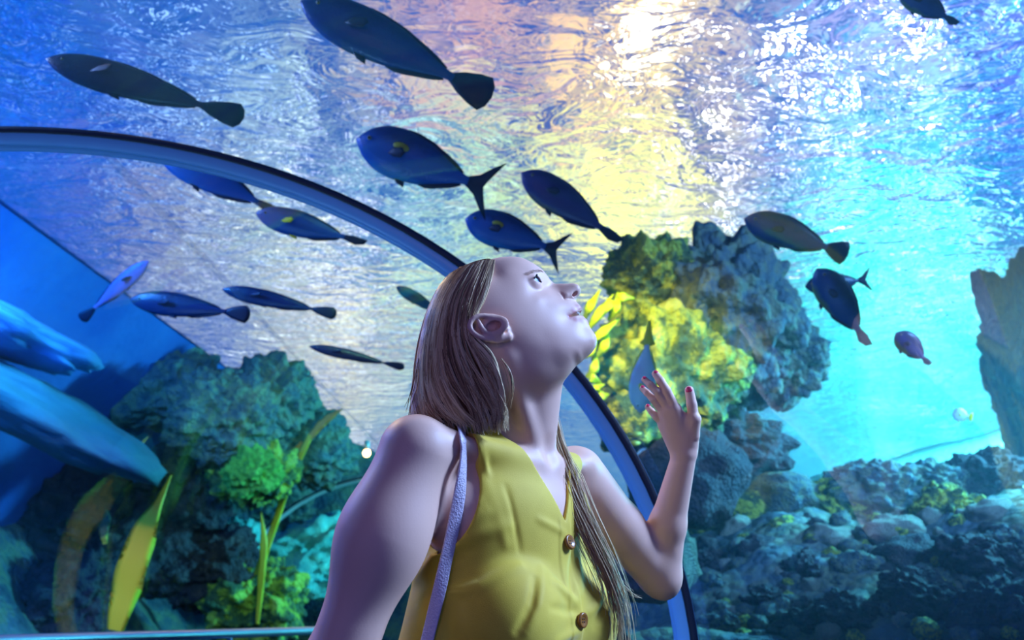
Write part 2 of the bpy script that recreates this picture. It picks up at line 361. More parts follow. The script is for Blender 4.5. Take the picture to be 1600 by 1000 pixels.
# handrail at the lower left
M_steel = simple('brushed steel', s2l(170,176,190), .28, Metallic=.9)
root = empty('handrail', (-1.75*KE, 3.0*KE, 0)); tag(root, 'polished steel handrail along the left side, at the bottom left edge', 'handrail')
ra, rb_ = PE(-60, 1004, 2.9), PE(560, 983, 5.6)
m = MB(); m.tube(catmull([ra, (ra+rb_)/2, rb_], 24), .03, 14); m.build('rail', M_steel, root)
for t in (.06, .52, .96):
    q = ra+(rb_-ra)*t; m = MB(); m.tube([(q[0], q[1], .0), q-np.array([0, 0, .02])], .018, 10); m.tube([(q[0], q[1], 0), (q[0], q[1], .012)], .05, 16); m.build('post', M_steel, root)
# ================================================================== WATER SURFACE
M_wat, nt, b = newmat('water surface'); nt.nodes.remove(b)
tc = N(nt, 'ShaderNodeTexCoord'); OB = tc.outputs['Object']
def wave(scale, det, dist_, stretch=(1, 1, 1), rough=.5):
    mp = N(nt, 'ShaderNodeMapping'); mp.inputs['Scale'].default_value = stretch; nt.links.new(OB, mp.inputs[0])
    t = N(nt, 'ShaderNodeTexNoise', i_Scale=scale, i_Detail=det, i_Distortion=dist_, i_Roughness=rough); nt.links.new(mp.outputs[0], t.inputs['Vector']); return t.outputs[0]
def addm(a, b_, k): 
    n_ = N(nt, 'ShaderNodeMath', operation='MULTIPLY_ADD'); nt.links.new(a, n_.inputs[0]); n_.inputs[1].default_value = k
    if b_ is None: n_.inputs[2].default_value = 0
    else: nt.links.new(b_, n_.inputs[2])
    return n_.outputs[0]
hgt = addm(wave(3.2/KE, 3., 1.1, (1, 1.3, 1)), None, .074); hgt = addm(wave(9./KE, 2., .8, (1.2, 1, 1)), hgt, .018); hgt = addm(wave(1.1/KE, 2., .4), hgt, .05)
bp = N(nt, 'ShaderNodeBump', i_Strength=1., i_Distance=1.); nt.links.new(hgt, bp.inputs['Height'])
rf = N(nt, 'ShaderNodeBsdfRefraction', i_IOR=WN, i_Roughness=.0); gl = N(nt, 'ShaderNodeBsdfGlossy'); gl.inputs['Roughness'].default_value = .02
nt.links.new(bp.outputs[0], rf.inputs['Normal']); nt.links.new(bp.outputs[0], gl.inputs['Normal'])
mxs = N(nt, 'ShaderNodeMixShader'); mxs.inputs[0].default_value = .20; nt.links.new(rf.outputs[0], mxs.inputs[1]); nt.links.new(gl.outputs[0], mxs.inputs[2])
nt.links.new(mxs.outputs[0], nt.nodes['Material Output'].inputs[0])
m = MB(); m.add(np.array([(-12, -3, WZ), (12, -3, WZ), (12, 30, WZ), (-12, 30, WZ)], float), np.array([(0, 3, 2, 1)])); tag(m.build('water_surface', M_wat, smooth=False), kind='structure')
# ================================================================== REEF
def rockmat(name, stops, sc=3., bump=.6, bs=9., moss=None):
    m_, nt, b = newmat(name); tc = N(nt, 'ShaderNodeTexCoord'); n1 = N(nt, 'ShaderNodeTexNoise', i_Scale=sc, i_Detail=6., i_Roughness=.65); nt.links.new(tc.outputs['Object'], n1.inputs['Vector'])
    nt.links.new(ramp(nt, n1.outputs[0], stops), b.inputs['Base Color']); b.inputs['Roughness'].default_value = .85
    n2 = N(nt, 'ShaderNodeTexNoise', i_Scale=bs, i_Detail=6., i_Roughness=.7); nt.links.new(tc.outputs['Object'], n2.inputs['Vector'])
    v = N(nt, 'ShaderNodeTexVoronoi', i_Scale=bs*1.6); nt.links.new(tc.outputs['Object'], v.inputs['Vector'])
    ad = N(nt, 'ShaderNodeMath', operation='SUBTRACT'); nt.links.new(n2.outputs[0], ad.inputs[0]); nt.links.new(v.outputs['Distance'], ad.inputs[1])
    bp = N(nt, 'ShaderNodeBump', i_Strength=bump, i_Distance=.06); nt.links.new(ad.outputs[0], bp.inputs['Height']); nt.links.new(bp.outputs[0], b.inputs['Normal']); return m_
M_rock = rockmat('reef rock', [(.3, s2l(44,56,76)), (.45, s2l(84,100,112)), (.58, s2l(124,128,104)), (.7, s2l(74,112,112))])
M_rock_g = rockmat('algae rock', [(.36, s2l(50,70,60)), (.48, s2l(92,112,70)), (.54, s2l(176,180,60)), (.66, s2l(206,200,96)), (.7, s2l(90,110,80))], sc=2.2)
M_rock_p = rockmat('pale coral rock', [(.3, s2l(150,150,140)), (.55, s2l(205,200,185)), (.7, s2l(170,180,150))], bump=.9, bs=16.)
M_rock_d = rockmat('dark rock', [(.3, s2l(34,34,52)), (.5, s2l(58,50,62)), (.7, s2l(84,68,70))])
M_wall = rockmat('blue wall', [(.35, s2l(40,90,190)), (.65, s2l(60,120,210))], sc=.6, bump=.1)
M_sand = rockmat('pale sand', [(.3, s2l(200,205,190)), (.7, s2l(228,228,210))], sc=1.2, bump=.15)
def fbm(V_, sc, oct_=4, seed=0.):
    return np.array([mn.fractal(Vector((p[0]*sc+seed, p[1]*sc-seed, p[2]*sc+.5*seed)), 1., 2., oct_) for p in V_])
def terrain(name, x0, x1, y0, y1, nx, ny, fz, mat):
    X, Y = np.meshgrid(np.linspace(x0, x1, nx), np.linspace(y0, y1, ny), indexing='ij'); V_ = np.stack([X.ravel(), Y.ravel(), np.zeros(X.size)], -1)
    V_[:, 2] = fz(V_[:, 0], V_[:, 1], V_); V_ = np.stack([V_[:, 0]*KE, V_[:, 1]*KE, CAMZ+(V_[:, 2]-CAMZ)*KE], -1); i, j = np.meshgrid(np.arange(nx-1), np.arange(ny-1), indexing='ij'); a = i*ny+j
    m = MB(); m.add(V_, np.stack([a, a+ny, a+ny+1, a+1], -1).reshape(-1, 4)); o = m.build(name, mat); tag(o, kind='structure'); return o
def fz_left(x, y, V_):
    t = np.clip((-2.75-x)/2.0, 0, 1); z = CAMZ-1.1+2.9*t**1.2; n_ = fbm(V_, 1.3)*.22*np.clip(y-2, 0, 1)
    z = z-np.clip(5.2-y, 0, 3)*.1
    return np.minimum(z+n_, CAMZ+1.95)
terrain('reef_bank_left', -5.4, -2.66, 1.0, 15, 60, 160, fz_left, M_rock)
def fz_back(x, y, V_):
    top = np.interp(x, [-9, -3, -2.2, -1.5, -.9, -.3, .6], [1.95, 1.95, 1.75, 1.35, 1.0, .6, .1])
    return CAMZ+np.minimum(-1.0+(y-10.45)*1.6, top)+fbm(V_, 1.1)*.22*np.clip((y-10.45), 0, 1)
terrain('reef_bank_back', -9, .6, 10.5, 15, 90, 60, fz_back, M_rock)
def fz_right(x, y, V_):
    z = CAMZ-.55+.16*(y-1.5)+.12*(x-.6); z = z+.30*np.exp(-((x-2.2)/.9)**2-((y-3.9)/.8)**2)
    z = z+.22*np.exp(-((x-1.15)/.6)**2-((y-4.5)/.7)**2); z = z-np.clip(y-4.9, 0, 3)*.9; return z+fbm(V_, 2.2)*.10
terrain('reef_bed_right', .42, 5.5, .3, 7.0, 110, 130, fz_right, M_rock)
terrain('sand_bed', .42, 9, 6.2, 18, 40, 60, lambda x, y, V_: CAMZ-.9+(1.72+.26*(np.clip(x, 0, 6)-2.6))*np.exp(-((y-9.2)/1.5)**2)+fbm(V_, .8)*.12, M_sand)
m = MB(); g_ = np.linspace(-2, 15.3, 30); V_ = []
for y in g_:
    for t in np.linspace(0, 1, 12): V_.append(E3(-5.2+2.5*t**1.0, y, CAMZ-1.3+3.22*t))
i, j = np.meshgrid(np.arange(29), np.arange(11), indexing='ij'); a = i*12+j; m.add(np.array(V_), np.stack([a, a+12, a+13, a+1], -1).reshape(-1, 4)); tag(m.build('wall_left', M_wall), kind='structure')
# ---- boulders
def rock_mesh(seed, sub=4, amp=.28, sc=1.3, flat=.8, fine=.05):
    bm = bmesh.new(); bmesh.ops.create_icosphere(bm, subdivisions=sub, radius=1.)
    for v in bm.verts:
        p = v.co.copy(); q = p*sc+Vector((seed*3.1, seed*1.7, -seed)); d = mn.fractal(q, 1., 2., 3)*amp+mn.fractal(q*4., 1., 2., 3)*fine
        c = mn.cell(q*.9)*.0
        v.co = p*(1+d+c); v.co.z *= flat
    me = bpy.data.meshes.new('boulder'); bm.to_mesh(me); bm.free(); me.polygons.foreach_set('use_smooth', np.ones(len(me.polygons), bool)); return me
RM = {}
def rock(p, s, mat, name, label, cat='rock', group=None, seed=None, rot=None, big=False, squash=(1, 1, 1)):
    sd = seed if seed is not None else random.randrange(7)
    key = (sd, mat.name, big)
    if key not in RM:
        me = rock_mesh(sd, 6 if big else 4, .34 if big else .26, 1.5 if big else 1.2, .85, .10 if big else .05); me.materials.append(mat); RM[key] = me
    o = bpy.data.objects.new(name, RM[key]); COL.objects.link(o); o.location = p; s *= KE; o.scale = (s*squash[0], s*squash[1], s*squash[2]); o.rotation_euler = rot or (random.uniform(-.4, .4), random.uniform(-.4, .4), random.uniform(0, 6.28))
    tag(o, label, cat, group); return o
M_refl = rockmat('pale blue glass reflection', [(.3, s2l(70,130,205)), (.7, s2l(96,150,215))], bump=.1); M_refl2 = rockmat('teal glass reflection', [(.3, s2l(44,100,120)), (.7, s2l(60,116,130))], bump=.15)  # ledge colours carry the tones of reflections on the glass
# rock outcrop right of the woman
rock(PE(1145,490,4.9), .46, M_rock, 'reef_outcrop', 'large upper blue green rock outcrop right of the raised hand', seed=11, big=True, rot=(0, .3, 1.), squash=(1.0, .8, 1.05))
rock(PE(1200,560,5.1), .36, M_rock, 'reef_outcrop', 'blue rock bulge forming the right edge of the hanging outcrop', seed=12, big=True, rot=(0, 0, 2.), squash=(.9, .8, .9))
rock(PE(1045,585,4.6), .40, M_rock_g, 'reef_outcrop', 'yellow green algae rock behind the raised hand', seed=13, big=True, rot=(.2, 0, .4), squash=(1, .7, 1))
rock(PE(1120,700,4.9), .36, M_rock_d, 'reef_outcrop', 'dark lower rock shelf under the outcrop beside the forearm', seed=14, big=True, rot=(0, .1, .4), squash=(1.1, .8, .75))
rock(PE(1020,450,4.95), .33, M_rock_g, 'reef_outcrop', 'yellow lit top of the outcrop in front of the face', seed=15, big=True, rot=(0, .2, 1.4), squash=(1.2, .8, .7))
rock(PE(1118,872,5.2), .40, M_rock_d, 'reef_outcrop', 'dark rock pedestal that carries the outcrop, behind the elbow', seed=17, big=True, rot=(0, 0, 1.), squash=(1., .9, 1.5))
rock(PE(1225,724,4.7), .05, M_rock_d, 'rock', 'small dark stone sticking out beside the rock shelf', seed=2)
rock(PE(1630,560,5.5), .42, M_rock, 'rock_pillar', 'blue rock pillar at the right edge of the view', seed=16, big=True, rot=(0, 0, .5), squash=(.8, .8, 2.0))
# reflections on the glass at left, built as solid ledges
rock(PE(-40,498,4.9), .60, M_refl, 'reflection_ledge', 'light blue glass reflection shaped as a ledge at the left edge', seed=3, rot=(0, .35, .3), squash=(1.1, 1.0, .24))
rock(PE(30,630,5.2), .66, M_refl2, 'reflection_ledge', 'broad teal glass reflection shaped as a ledge sloping down at the left edge', seed=4, rot=(0, .45, .2), squash=(1.2, 1.0, .33))
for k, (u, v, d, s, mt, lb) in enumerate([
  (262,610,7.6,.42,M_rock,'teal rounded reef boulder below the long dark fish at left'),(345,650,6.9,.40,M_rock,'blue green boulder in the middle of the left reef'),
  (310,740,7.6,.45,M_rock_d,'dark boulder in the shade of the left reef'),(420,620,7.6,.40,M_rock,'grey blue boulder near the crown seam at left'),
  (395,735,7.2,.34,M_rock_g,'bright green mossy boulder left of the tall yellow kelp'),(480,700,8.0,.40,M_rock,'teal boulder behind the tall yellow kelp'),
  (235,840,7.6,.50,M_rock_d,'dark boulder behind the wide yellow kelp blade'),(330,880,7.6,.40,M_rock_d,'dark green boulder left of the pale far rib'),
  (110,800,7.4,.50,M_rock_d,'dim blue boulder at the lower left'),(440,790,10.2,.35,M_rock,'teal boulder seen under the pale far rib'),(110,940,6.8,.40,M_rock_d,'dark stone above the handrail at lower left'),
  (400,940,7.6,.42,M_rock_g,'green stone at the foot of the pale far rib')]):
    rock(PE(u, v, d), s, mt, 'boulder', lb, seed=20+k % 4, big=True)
# right reef
spots = []
names = {'M_rock': 'grey teal', 'M_rock_g': 'mossy green', 'M_rock_p': 'pale knobbly coral', 'M_rock_d': 'dark blue'}
def on_right(u, v):
    r_ = ray(u, v); t = .8
    while t < 7:
        q = CAM+r_*t*1.; z = CAMZ-.55+.16*(q[1]-1.5)+.12*(q[0]-.6)+.30*math.exp(-((q[0]-2.2)/.9)**2-((q[1]-3.9)/.8)**2)+.22*math.exp(-((q[0]-1.15)/.6)**2-((q[1]-4.5)/.7)**2)-max(0, q[1]-4.9)*.9
        if q[2] < z: return t
        t += .02
    return None
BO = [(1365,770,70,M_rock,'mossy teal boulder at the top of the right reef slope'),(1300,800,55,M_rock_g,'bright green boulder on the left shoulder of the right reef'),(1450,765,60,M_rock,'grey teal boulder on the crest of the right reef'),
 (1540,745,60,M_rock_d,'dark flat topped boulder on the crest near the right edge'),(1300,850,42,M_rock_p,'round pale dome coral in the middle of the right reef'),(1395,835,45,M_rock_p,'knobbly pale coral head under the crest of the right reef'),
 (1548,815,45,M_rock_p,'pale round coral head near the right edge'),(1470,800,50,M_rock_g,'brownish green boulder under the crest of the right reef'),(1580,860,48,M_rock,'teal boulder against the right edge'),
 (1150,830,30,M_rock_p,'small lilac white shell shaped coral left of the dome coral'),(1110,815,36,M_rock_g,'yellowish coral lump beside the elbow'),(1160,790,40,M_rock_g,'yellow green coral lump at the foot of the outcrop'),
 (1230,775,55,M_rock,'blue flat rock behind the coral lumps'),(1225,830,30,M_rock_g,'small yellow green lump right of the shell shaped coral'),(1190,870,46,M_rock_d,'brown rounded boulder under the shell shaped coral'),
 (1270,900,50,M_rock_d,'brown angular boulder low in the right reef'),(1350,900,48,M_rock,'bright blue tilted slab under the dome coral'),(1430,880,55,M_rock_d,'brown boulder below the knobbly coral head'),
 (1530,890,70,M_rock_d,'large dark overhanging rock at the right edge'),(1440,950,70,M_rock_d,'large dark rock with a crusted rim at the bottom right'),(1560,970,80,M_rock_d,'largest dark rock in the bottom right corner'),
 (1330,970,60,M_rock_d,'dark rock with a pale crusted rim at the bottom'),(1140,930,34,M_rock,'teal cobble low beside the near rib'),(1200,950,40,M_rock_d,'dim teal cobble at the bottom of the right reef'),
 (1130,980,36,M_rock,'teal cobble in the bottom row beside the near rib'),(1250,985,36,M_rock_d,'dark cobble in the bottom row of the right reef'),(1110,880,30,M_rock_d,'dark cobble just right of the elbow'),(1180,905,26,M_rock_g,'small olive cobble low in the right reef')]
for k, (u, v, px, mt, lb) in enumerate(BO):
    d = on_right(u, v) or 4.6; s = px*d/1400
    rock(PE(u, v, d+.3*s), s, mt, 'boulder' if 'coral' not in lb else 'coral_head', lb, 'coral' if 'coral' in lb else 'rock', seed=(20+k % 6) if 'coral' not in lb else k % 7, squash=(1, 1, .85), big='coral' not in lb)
def short(lb):
    for w_ in ('boulder', 'coral head', 'dome coral', 'shell shaped coral', 'coral lump', 'lump', 'slab', 'crusted rim at the bottom right', 'overhanging rock', 'rock behind', 'largest dark rock', 'pale crusted rim', 'cobble'):
        if w_ in lb: return lb[:lb.index(w_)+len(w_)].replace(' behind', '')
    return lb
used = set()
for k in range(230):
    u, v = random.uniform(1085, 1600), random.uniform(775, 1000); d = on_right(u, v)
    if d is None: continue
    px = random.uniform(8, 20); s = px*d/1400; mt = random.choice([M_rock, M_rock, M_rock_g, M_rock_p, M_rock_d, M_rock_d])
    nm = {'reef rock': 'grey teal', 'algae rock': 'mossy olive', 'pale coral rock': 'pale knobbly', 'dark rock': 'dark'}[mt.name]
    lab = None
    for bo in sorted(BO, key=lambda q: (q[0]-u)**2+(q[1]-v)**2)[:5]:
        dx, dy = u-bo[0], v-bo[1]; rel = ('right of' if dx > 0 else 'left of') if abs(dx) > abs(dy) else ('below' if dy > 0 else 'above')
        for sz in (['bigger', 'small'] if px > 14 else ['tiny', 'little']):
            t = f'{sz} {nm} cobble {rel} the {short(bo[4])}'
            if t not in used and len(t.split()) <= 16: lab = t; break
        if lab: break
    if not lab: continue
    used.add(lab); rock(PE(u, v, d-.02), s, mt, 'cobble', lab, 'rock', 'cobbles scattered over the right reef slope', seed=k % 7)
# ---- plants
M_kelp = simple('yellow kelp', s2l(236,196,50), .5, Subsurface_Weight=0.); M_kelp_o = simple('orange kelp', s2l(232,142,40), .5); M_kelp_g = simple('lime leaf', s2l(214,236,20), .5)
def blade(path, widths, mat, name, label=None, cat='plant', parent=None, group=None, thick=.006, side=None):
    p = catmull(path, 26); w_ = np.interp(np.linspace(0, 1, 26), np.linspace(0, 1, len(widths)), widths); Tn = np.gradient(p, axis=0); Tn /= np.linalg.norm(Tn, axis=1)[:, None]
    V_ = []
    for i in range(26):
        vd = p[i]-CAM; vd /= np.linalg.norm(vd); s_ = np.cross(Tn[i], vd)+.25*vd; s_ -= Tn[i]*(s_ @ Tn[i]); s_ /= np.linalg.norm(s_); nn = np.cross(Tn[i], s_)
        rip = .12*math.sin(i*.9)
        for a, b_ in ((-1, 0), (-.5, 1), (0, .35), (.5, 1), (1, 0), (.5, -1), (0, -.35), (-.5, -1)): V_.append(p[i]+s_*a*w_[i]*KE/2+nn*(b_*thick/2*min(1, w_[i]/.02)+rip*w_[i]*a*a*.8))
    i, j = np.meshgrid(np.arange(25), np.arange(8), indexing='ij'); m = MB(); m.add(np.array(V_), np.stack([i*8+j, i*8+(j+1) % 8, (i+1)*8+(j+1) % 8, (i+1)*8+j], -1).reshape(-1, 4))
    o = m.build(name, mat, parent)
    if label: tag(o, label, cat, group)
    return o
D_ = 5.5
blade([PE(180,985,D_), PE(198,915,D_), PE(222,840,D_), PE(245,790,D_), PE(268,742,D_+.1)], [.10,.19,.17,.06,.008], M_kelp, 'seaweed', 'wide yellow kelp blade standing at the lower left above the handrail')
kr = empty('kelp', PE(385,960,7.4)); tag(kr, 'tall thin yellow kelp with orange tips left of the near arm', 'plant')
blade([PE(380,965,7.4), PE(405,890,7.4), PE(432,810,7.4), PE(455,745,7.4), PE(485,680,7.4)], [.05,.07,.06,.06,.05], M_kelp, 'stem', parent=kr)
blade([PE(484,684,7.4), PE(500,665,7.4), PE(515,652,7.4), PE(536,638,7.4)], [.05,.07,.06,.01], M_kelp_o, 'frond', parent=kr)
blade([PE(425,738,7.4), PE(450,718,7.4), PE(472,690,7.4)], [.06,.08,.02], M_kelp_o, 'frond', parent=kr)
k2 = blade([PE(402,975,7.0), PE(408,905,7.0), PE(412,850,7.0), PE(408,800,7.0)], [.03,.06,.06,.01], M_kelp, 'seaweed', 'short narrow yellow kelp blade between the tall kelp and the pale rib')
blade([PE(196,716,5.5), PE(205,706,5.5), PE(222,692,5.5), PE(232,682,5.5)], [.02,.03,.02,.004], M_kelp_o, 'seaweed', 'thin orange kelp sprig beside the round yellow float')
m = MB(); m.add(*uvball(PE(193,697,5.5), .088, 20)); tag(m.build('kelp_float', M_kelp_o), 'round yellow orange float hovering in the left reef', 'float')
blade([PE(164,850,5.6), PE(162,830,5.6), PE(167,812,5.6), PE(166,796,5.6)], [.03,.06,.05,.01], M_rock_g, 'seaweed', 'small dull brown kelp sprig left of the wide yellow blade')
# lime leaves in front of her lips and below the chin
lp = empty('lime_plant', PE(930,600,4.3)); tag(lp, 'lime yellow leafy water plant behind her lips and chin', 'plant')
for a, b_, c in [((915,520),(935,490),(958,460)),((918,540),(940,520),(968,498)),((925,510),(950,478),(972,470)),((905,560),(922,548),(934,520)),((960,470),(972,464),(992,466)),((912,500),(922,478),(938,452)),
                ((915,590),(928,575),(930,552)),((940,600),(925,592),(918,588)),((940,622),(930,608),(945,600)),((930,560),(944,540),(950,515)),((950,500),(962,480),(965,456)),((925,620),(940,618),(952,616))]:
    blade([PE(*a, 4.3), PE(*b_, 4.22), PE(*c, 4.3)], [.012,.052,.005], M_kelp_g, 'leaf', parent=lp)
yl = empty('yellow_sponge', PE(990,690,3.6)); tag(yl, 'yellow sponge fingers between the near rib and the forearm', 'sponge')
for a, b_ in [((978,680),(1002,677)),((978,694),(1000,692))]: 
    m = MB(); m.tube(catmull([PE(*a, 3.6), PE((a[0]+b_[0])/2, a[1]-1, 3.57), PE(*b_, 3.6)], 8), [.01,.014,.015,.015,.015,.014,.012,.006], 10); m.build('finger', M_kelp, yl)
rock(PE(1078,745,4.2), .27, M_rock_d, 'boulder', 'dark brown boulder between the near rib and the forearm', seed=5)
rock(PE(988,655,4.4), .17, M_rock_g, 'boulder', 'olive boulder behind her chin and the lime plant', seed=6)
rock(PE(1015,880,3.0), .16, M_rock_p, 'coral_head', 'pale lilac coral seen under the raised elbow', 'coral', seed=1)
# soft corals on the left
M_soft = rockmat('green soft coral', [(.35, s2l(90,150,60)), (.65, s2l(140,205,90))], bs=20.); M_cy = rockmat('turquoise soft coral', [(.35, s2l(90,200,205)), (.65, s2l(150,235,225))], bs=20.)
rock(PE(392,738,6.6), .20, M_soft, 'soft_coral', 'bright green soft coral left of the tall kelp', 'coral', seed=31, big=True)
rock(PE(368,852,8.0), .24, M_cy, 'soft_coral', 'turquoise soft coral clump left of the pale far rib', 'coral', seed=32, big=True)
rock(PE(498,868,9.4), .60, M_cy, 'soft_coral', 'broad turquoise coral mound between the pale rib and the near arm', 'coral', seed=33, big=True, squash=(1.1, .6, .75))

# ------------------------------------------------------------------ the water itself: slightly cloudy, all round the tunnel
def water_body():
    a = arch_path(.05, 50, .03)[::-1]; X0, X1, ZT = -13., 13., WZ-.03
    poly = [(X0, .03), (X0, ZT), (X1, ZT), (X1, .03)]+[tuple(p) for p in a]; y0, y1, y2 = -1.9, TE+.04, 30.
    bm = bmesh.new(); A = [bm.verts.new((x, y0, z)) for x, z in poly]; B_ = [bm.verts.new((x, y1, z)) for x, z in poly]; n = len(poly)
    for i in range(n): bm.faces.new((A[i], A[(i+1) % n], B_[(i+1) % n], B_[i]))
    bm.faces.new(A[::-1]); bm.faces.new(B_)
    q = [(X0, -.5), (X0, ZT), (X1, ZT), (X1, -.5)]; C_ = [bm.verts.new((x, y1+.005, z)) for x, z in q]; D2 = [bm.verts.new((x, y2, z)) for x, z in q]
    for i in range(4): bm.faces.new((C_[i], C_[(i+1) % 4], D2[(i+1) % 4], D2[i]))
    bm.faces.new(C_[::-1]); bm.faces.new(D2)
    bmesh.ops.recalc_face_normals(bm, faces=bm.faces); me = bpy.data.meshes.new('tank_water'); bm.to_mesh(me); bm.free(); return me
m_, nt, b = newmat('cloudy water'); nt.nodes.remove(b)
vs = N(nt, 'ShaderNodeVolumeScatter'); vs.inputs['Color'].default_value = (.35, .75, 1., 1); vs.inputs['Density'].default_value = .018; vs.inputs['Anisotropy'].default_value = .35
va = N(nt, 'ShaderNodeVolumeAbsorption'); va.inputs['Color'].default_value = (.35, .80, 1., 1); va.inputs['Density'].default_value = .035
ads = N(nt, 'ShaderNodeAddShader'); nt.links.new(vs.outputs[0], ads.inputs[0]); nt.links.new(va.outputs[0], ads.inputs[1]); nt.links.new(ads.outputs[0], nt.nodes['Material Output'].inputs['Volume'])
tag(link_mesh('tank_water', water_body(), m_, None, False), kind='structure')

M_glow = simple('warm reflection', s2l(255,200,120), .4, Emission_Color=(1., .55, .2, 1), Emission_Strength=14.)
lr = empty('reflection_glow', PE(573,706,8.5)); tag(lr, 'small warm glow standing for a reflection at the far arch rib, just above the near shoulder', 'reflection')  # glowing ball added in place of a reflected highlight
m = MB(); m.add(*uvball(PE(573,708,8.5), .05, 14)); m.build('glow_ball', M_glow, lr)
m = MB(); m.tube([PE(573,708,8.5)+np.array([0, 0, .04]), PE(573,708,8.5)+np.array([0, 0, .16])], .035, 12); m.build('glow_holder', M_rib2, lr)
# ================================================================== THE PERSON
# head: half thickness map over the sagittal plane y = HY
HY = 1.207
def hm(u, v, h=0.):
    p = PY(u, v, HY-h/1000.); return p[0]*1000, (p[2]-CAMZ)*1000    # mm
prof = [  # u, v, radius of the horizontal section (mm), normal step (mm)
 (735,421,50,3),(757,411,55,3),(780,406,60,3),(798,404.5,60,3),(816,406.5,58,3),(834,414.5,50,3),(848,423.6,34,2.5),(857,434,16,2),(863.5,441,7,2),
 (875,443.2,6,2),(888,443.6,7,2),(898,443.6,9,2),(904.5,447,10,2),(907.5,453,11,2),(906,460,10,2),(901.5,465.5,8,1.6),(899.5,469.5,8,1.6),(902.5,474,15,1.6),
 (907.5,479,22,1.6),(910,484,20,1.6),(908.5,488.5,16,1.4),(907.5,491.5,16,1.4),(911.5,495,19,1.4),(916.5,499.5,22,1.6),(919.5,505,20,1.6),(921,510.5,18,2),(925,516.5,20,2),(930,524,22,2.5),(932.5,533,24,2.5),
 (930.5,543,26,2.5),(924,551.5,26,2.5),(912,562,30,3),(900,572,36,3),(885,590,40,4),(850,615,45,4),(800,630,45,4),(740,610,45,4),(700,590,45,4),
 (680,560,50,4),(672,525,55,4),(676,490,55,4),(690,455,55,4),(710,434,50,4)]
inner = [ # u, v, half thickness mm
 (772,430,49),(790,425,49),(808,422,44),(822,424,39),(796,445,58),(812,440,52),(826,434,43),(834,430,36),(842,430,28),(850,434,18),
 (830,441,41),(837,437.5,36),(843,441,31),(849,445,22),(855,448,14.5),(860,445,8.5),(822,450,51),
 (868,450,10),(876,451,10.5),(884,451,11.5),(892,451,11.5),(899,451,10),(903,454.5,8),
 (872,457,14.5),(880,458,16),(886,460.5,16.5),(893,459,14),(898,461,10.5),(875,464.5,21),(882,467,19),(890,466,13),
 (845,451,31),(838,454,39),(855,458,31),(863,465,31),(830,462,50),(842,467,47),(852,475,43),(862,485,41),(872,480,34),(880,476,27),(890,474,19),(896,474,13),
 (815,468,59),(800,470,64),(800,490,67),(820,490,61),(840,495,54),(856,505,48),(870,500,40),(881,497,31),(888,487,25),(889,495,24.5),(895,482,20.5),(902,480,13),(903,486,15.5),(897,489,20),
 (897,499,22),(904,496,17),(908,501,16.5),(900,506,24),(911,506,15.5),(912,512,16.5),(885,512,35),(900,520,30),(913,522,21),(922,524,15.5),(924,536,15.5),(914,536,23),(900,540,31),
 (870,520,44),(850,525,51),(825,520,60),(800,520,66),(800,545,60),(825,550,55),(850,548,50),(875,545,43),(905,552,25),(890,559,31),(868,570,36),(845,580,42),(820,585,46),(790,580,50),
 (760,440,60),(740,460,68),(770,470,70),(720,480,70),(760,500,72),(740,520,71),(710,520,66),(760,550,62),(720,555,60),(740,580,50),(775,600,45)]
pts = []; vals = []
pp = np.array([hm(a, b) for a, b, *_ in prof])
for i, (a, b, R, n_) in enumerate(prof):
    t = pp[(i+1) % len(pp)]-pp[i-1]; t /= np.linalg.norm(t); nrm = np.array([-t[1], t[0]])   # profile runs clockwise: outward
    pts.append(pp[i]); vals.append(0)
    pts.append(pp[i]+nrm*n_); vals.append(-2*R*n_-n_*n_)
    pts.append(pp[i]-nrm*n_); vals.append(2*R*n_-n_*n_)
for a, b, h in inner: pts.append(hm(a, b, h)); vals.append(h*h)
c0 = np.array(hm(800, 500))
for k in range(16):
    th = k*math.pi/8; pts.append(c0+230*np.array([math.cos(th), math.sin(th)])); vals.append(-14000)
HQ = QMap(pts, np.array(vals, float), c0-200, c0+200, 1.0, lam=30.)
def V3(u, v, h): return PY(u, v, HY-h/1000.)
hf = np.array([.8, 0, .6]); hu = np.array([-.6, 0, .8]); hy = np.array([0, 1., 0])
eyeC = [V3(830, 446, 29.5), None]; eyeC[0] = eyeC[0]; eyeC[1] = eyeC[0]*np.array([1, -1, 1])+np.array([0, 2*HY, 0])
PS0, PHC, PHM = .36, .27, .80                            # opening of the lids, radians
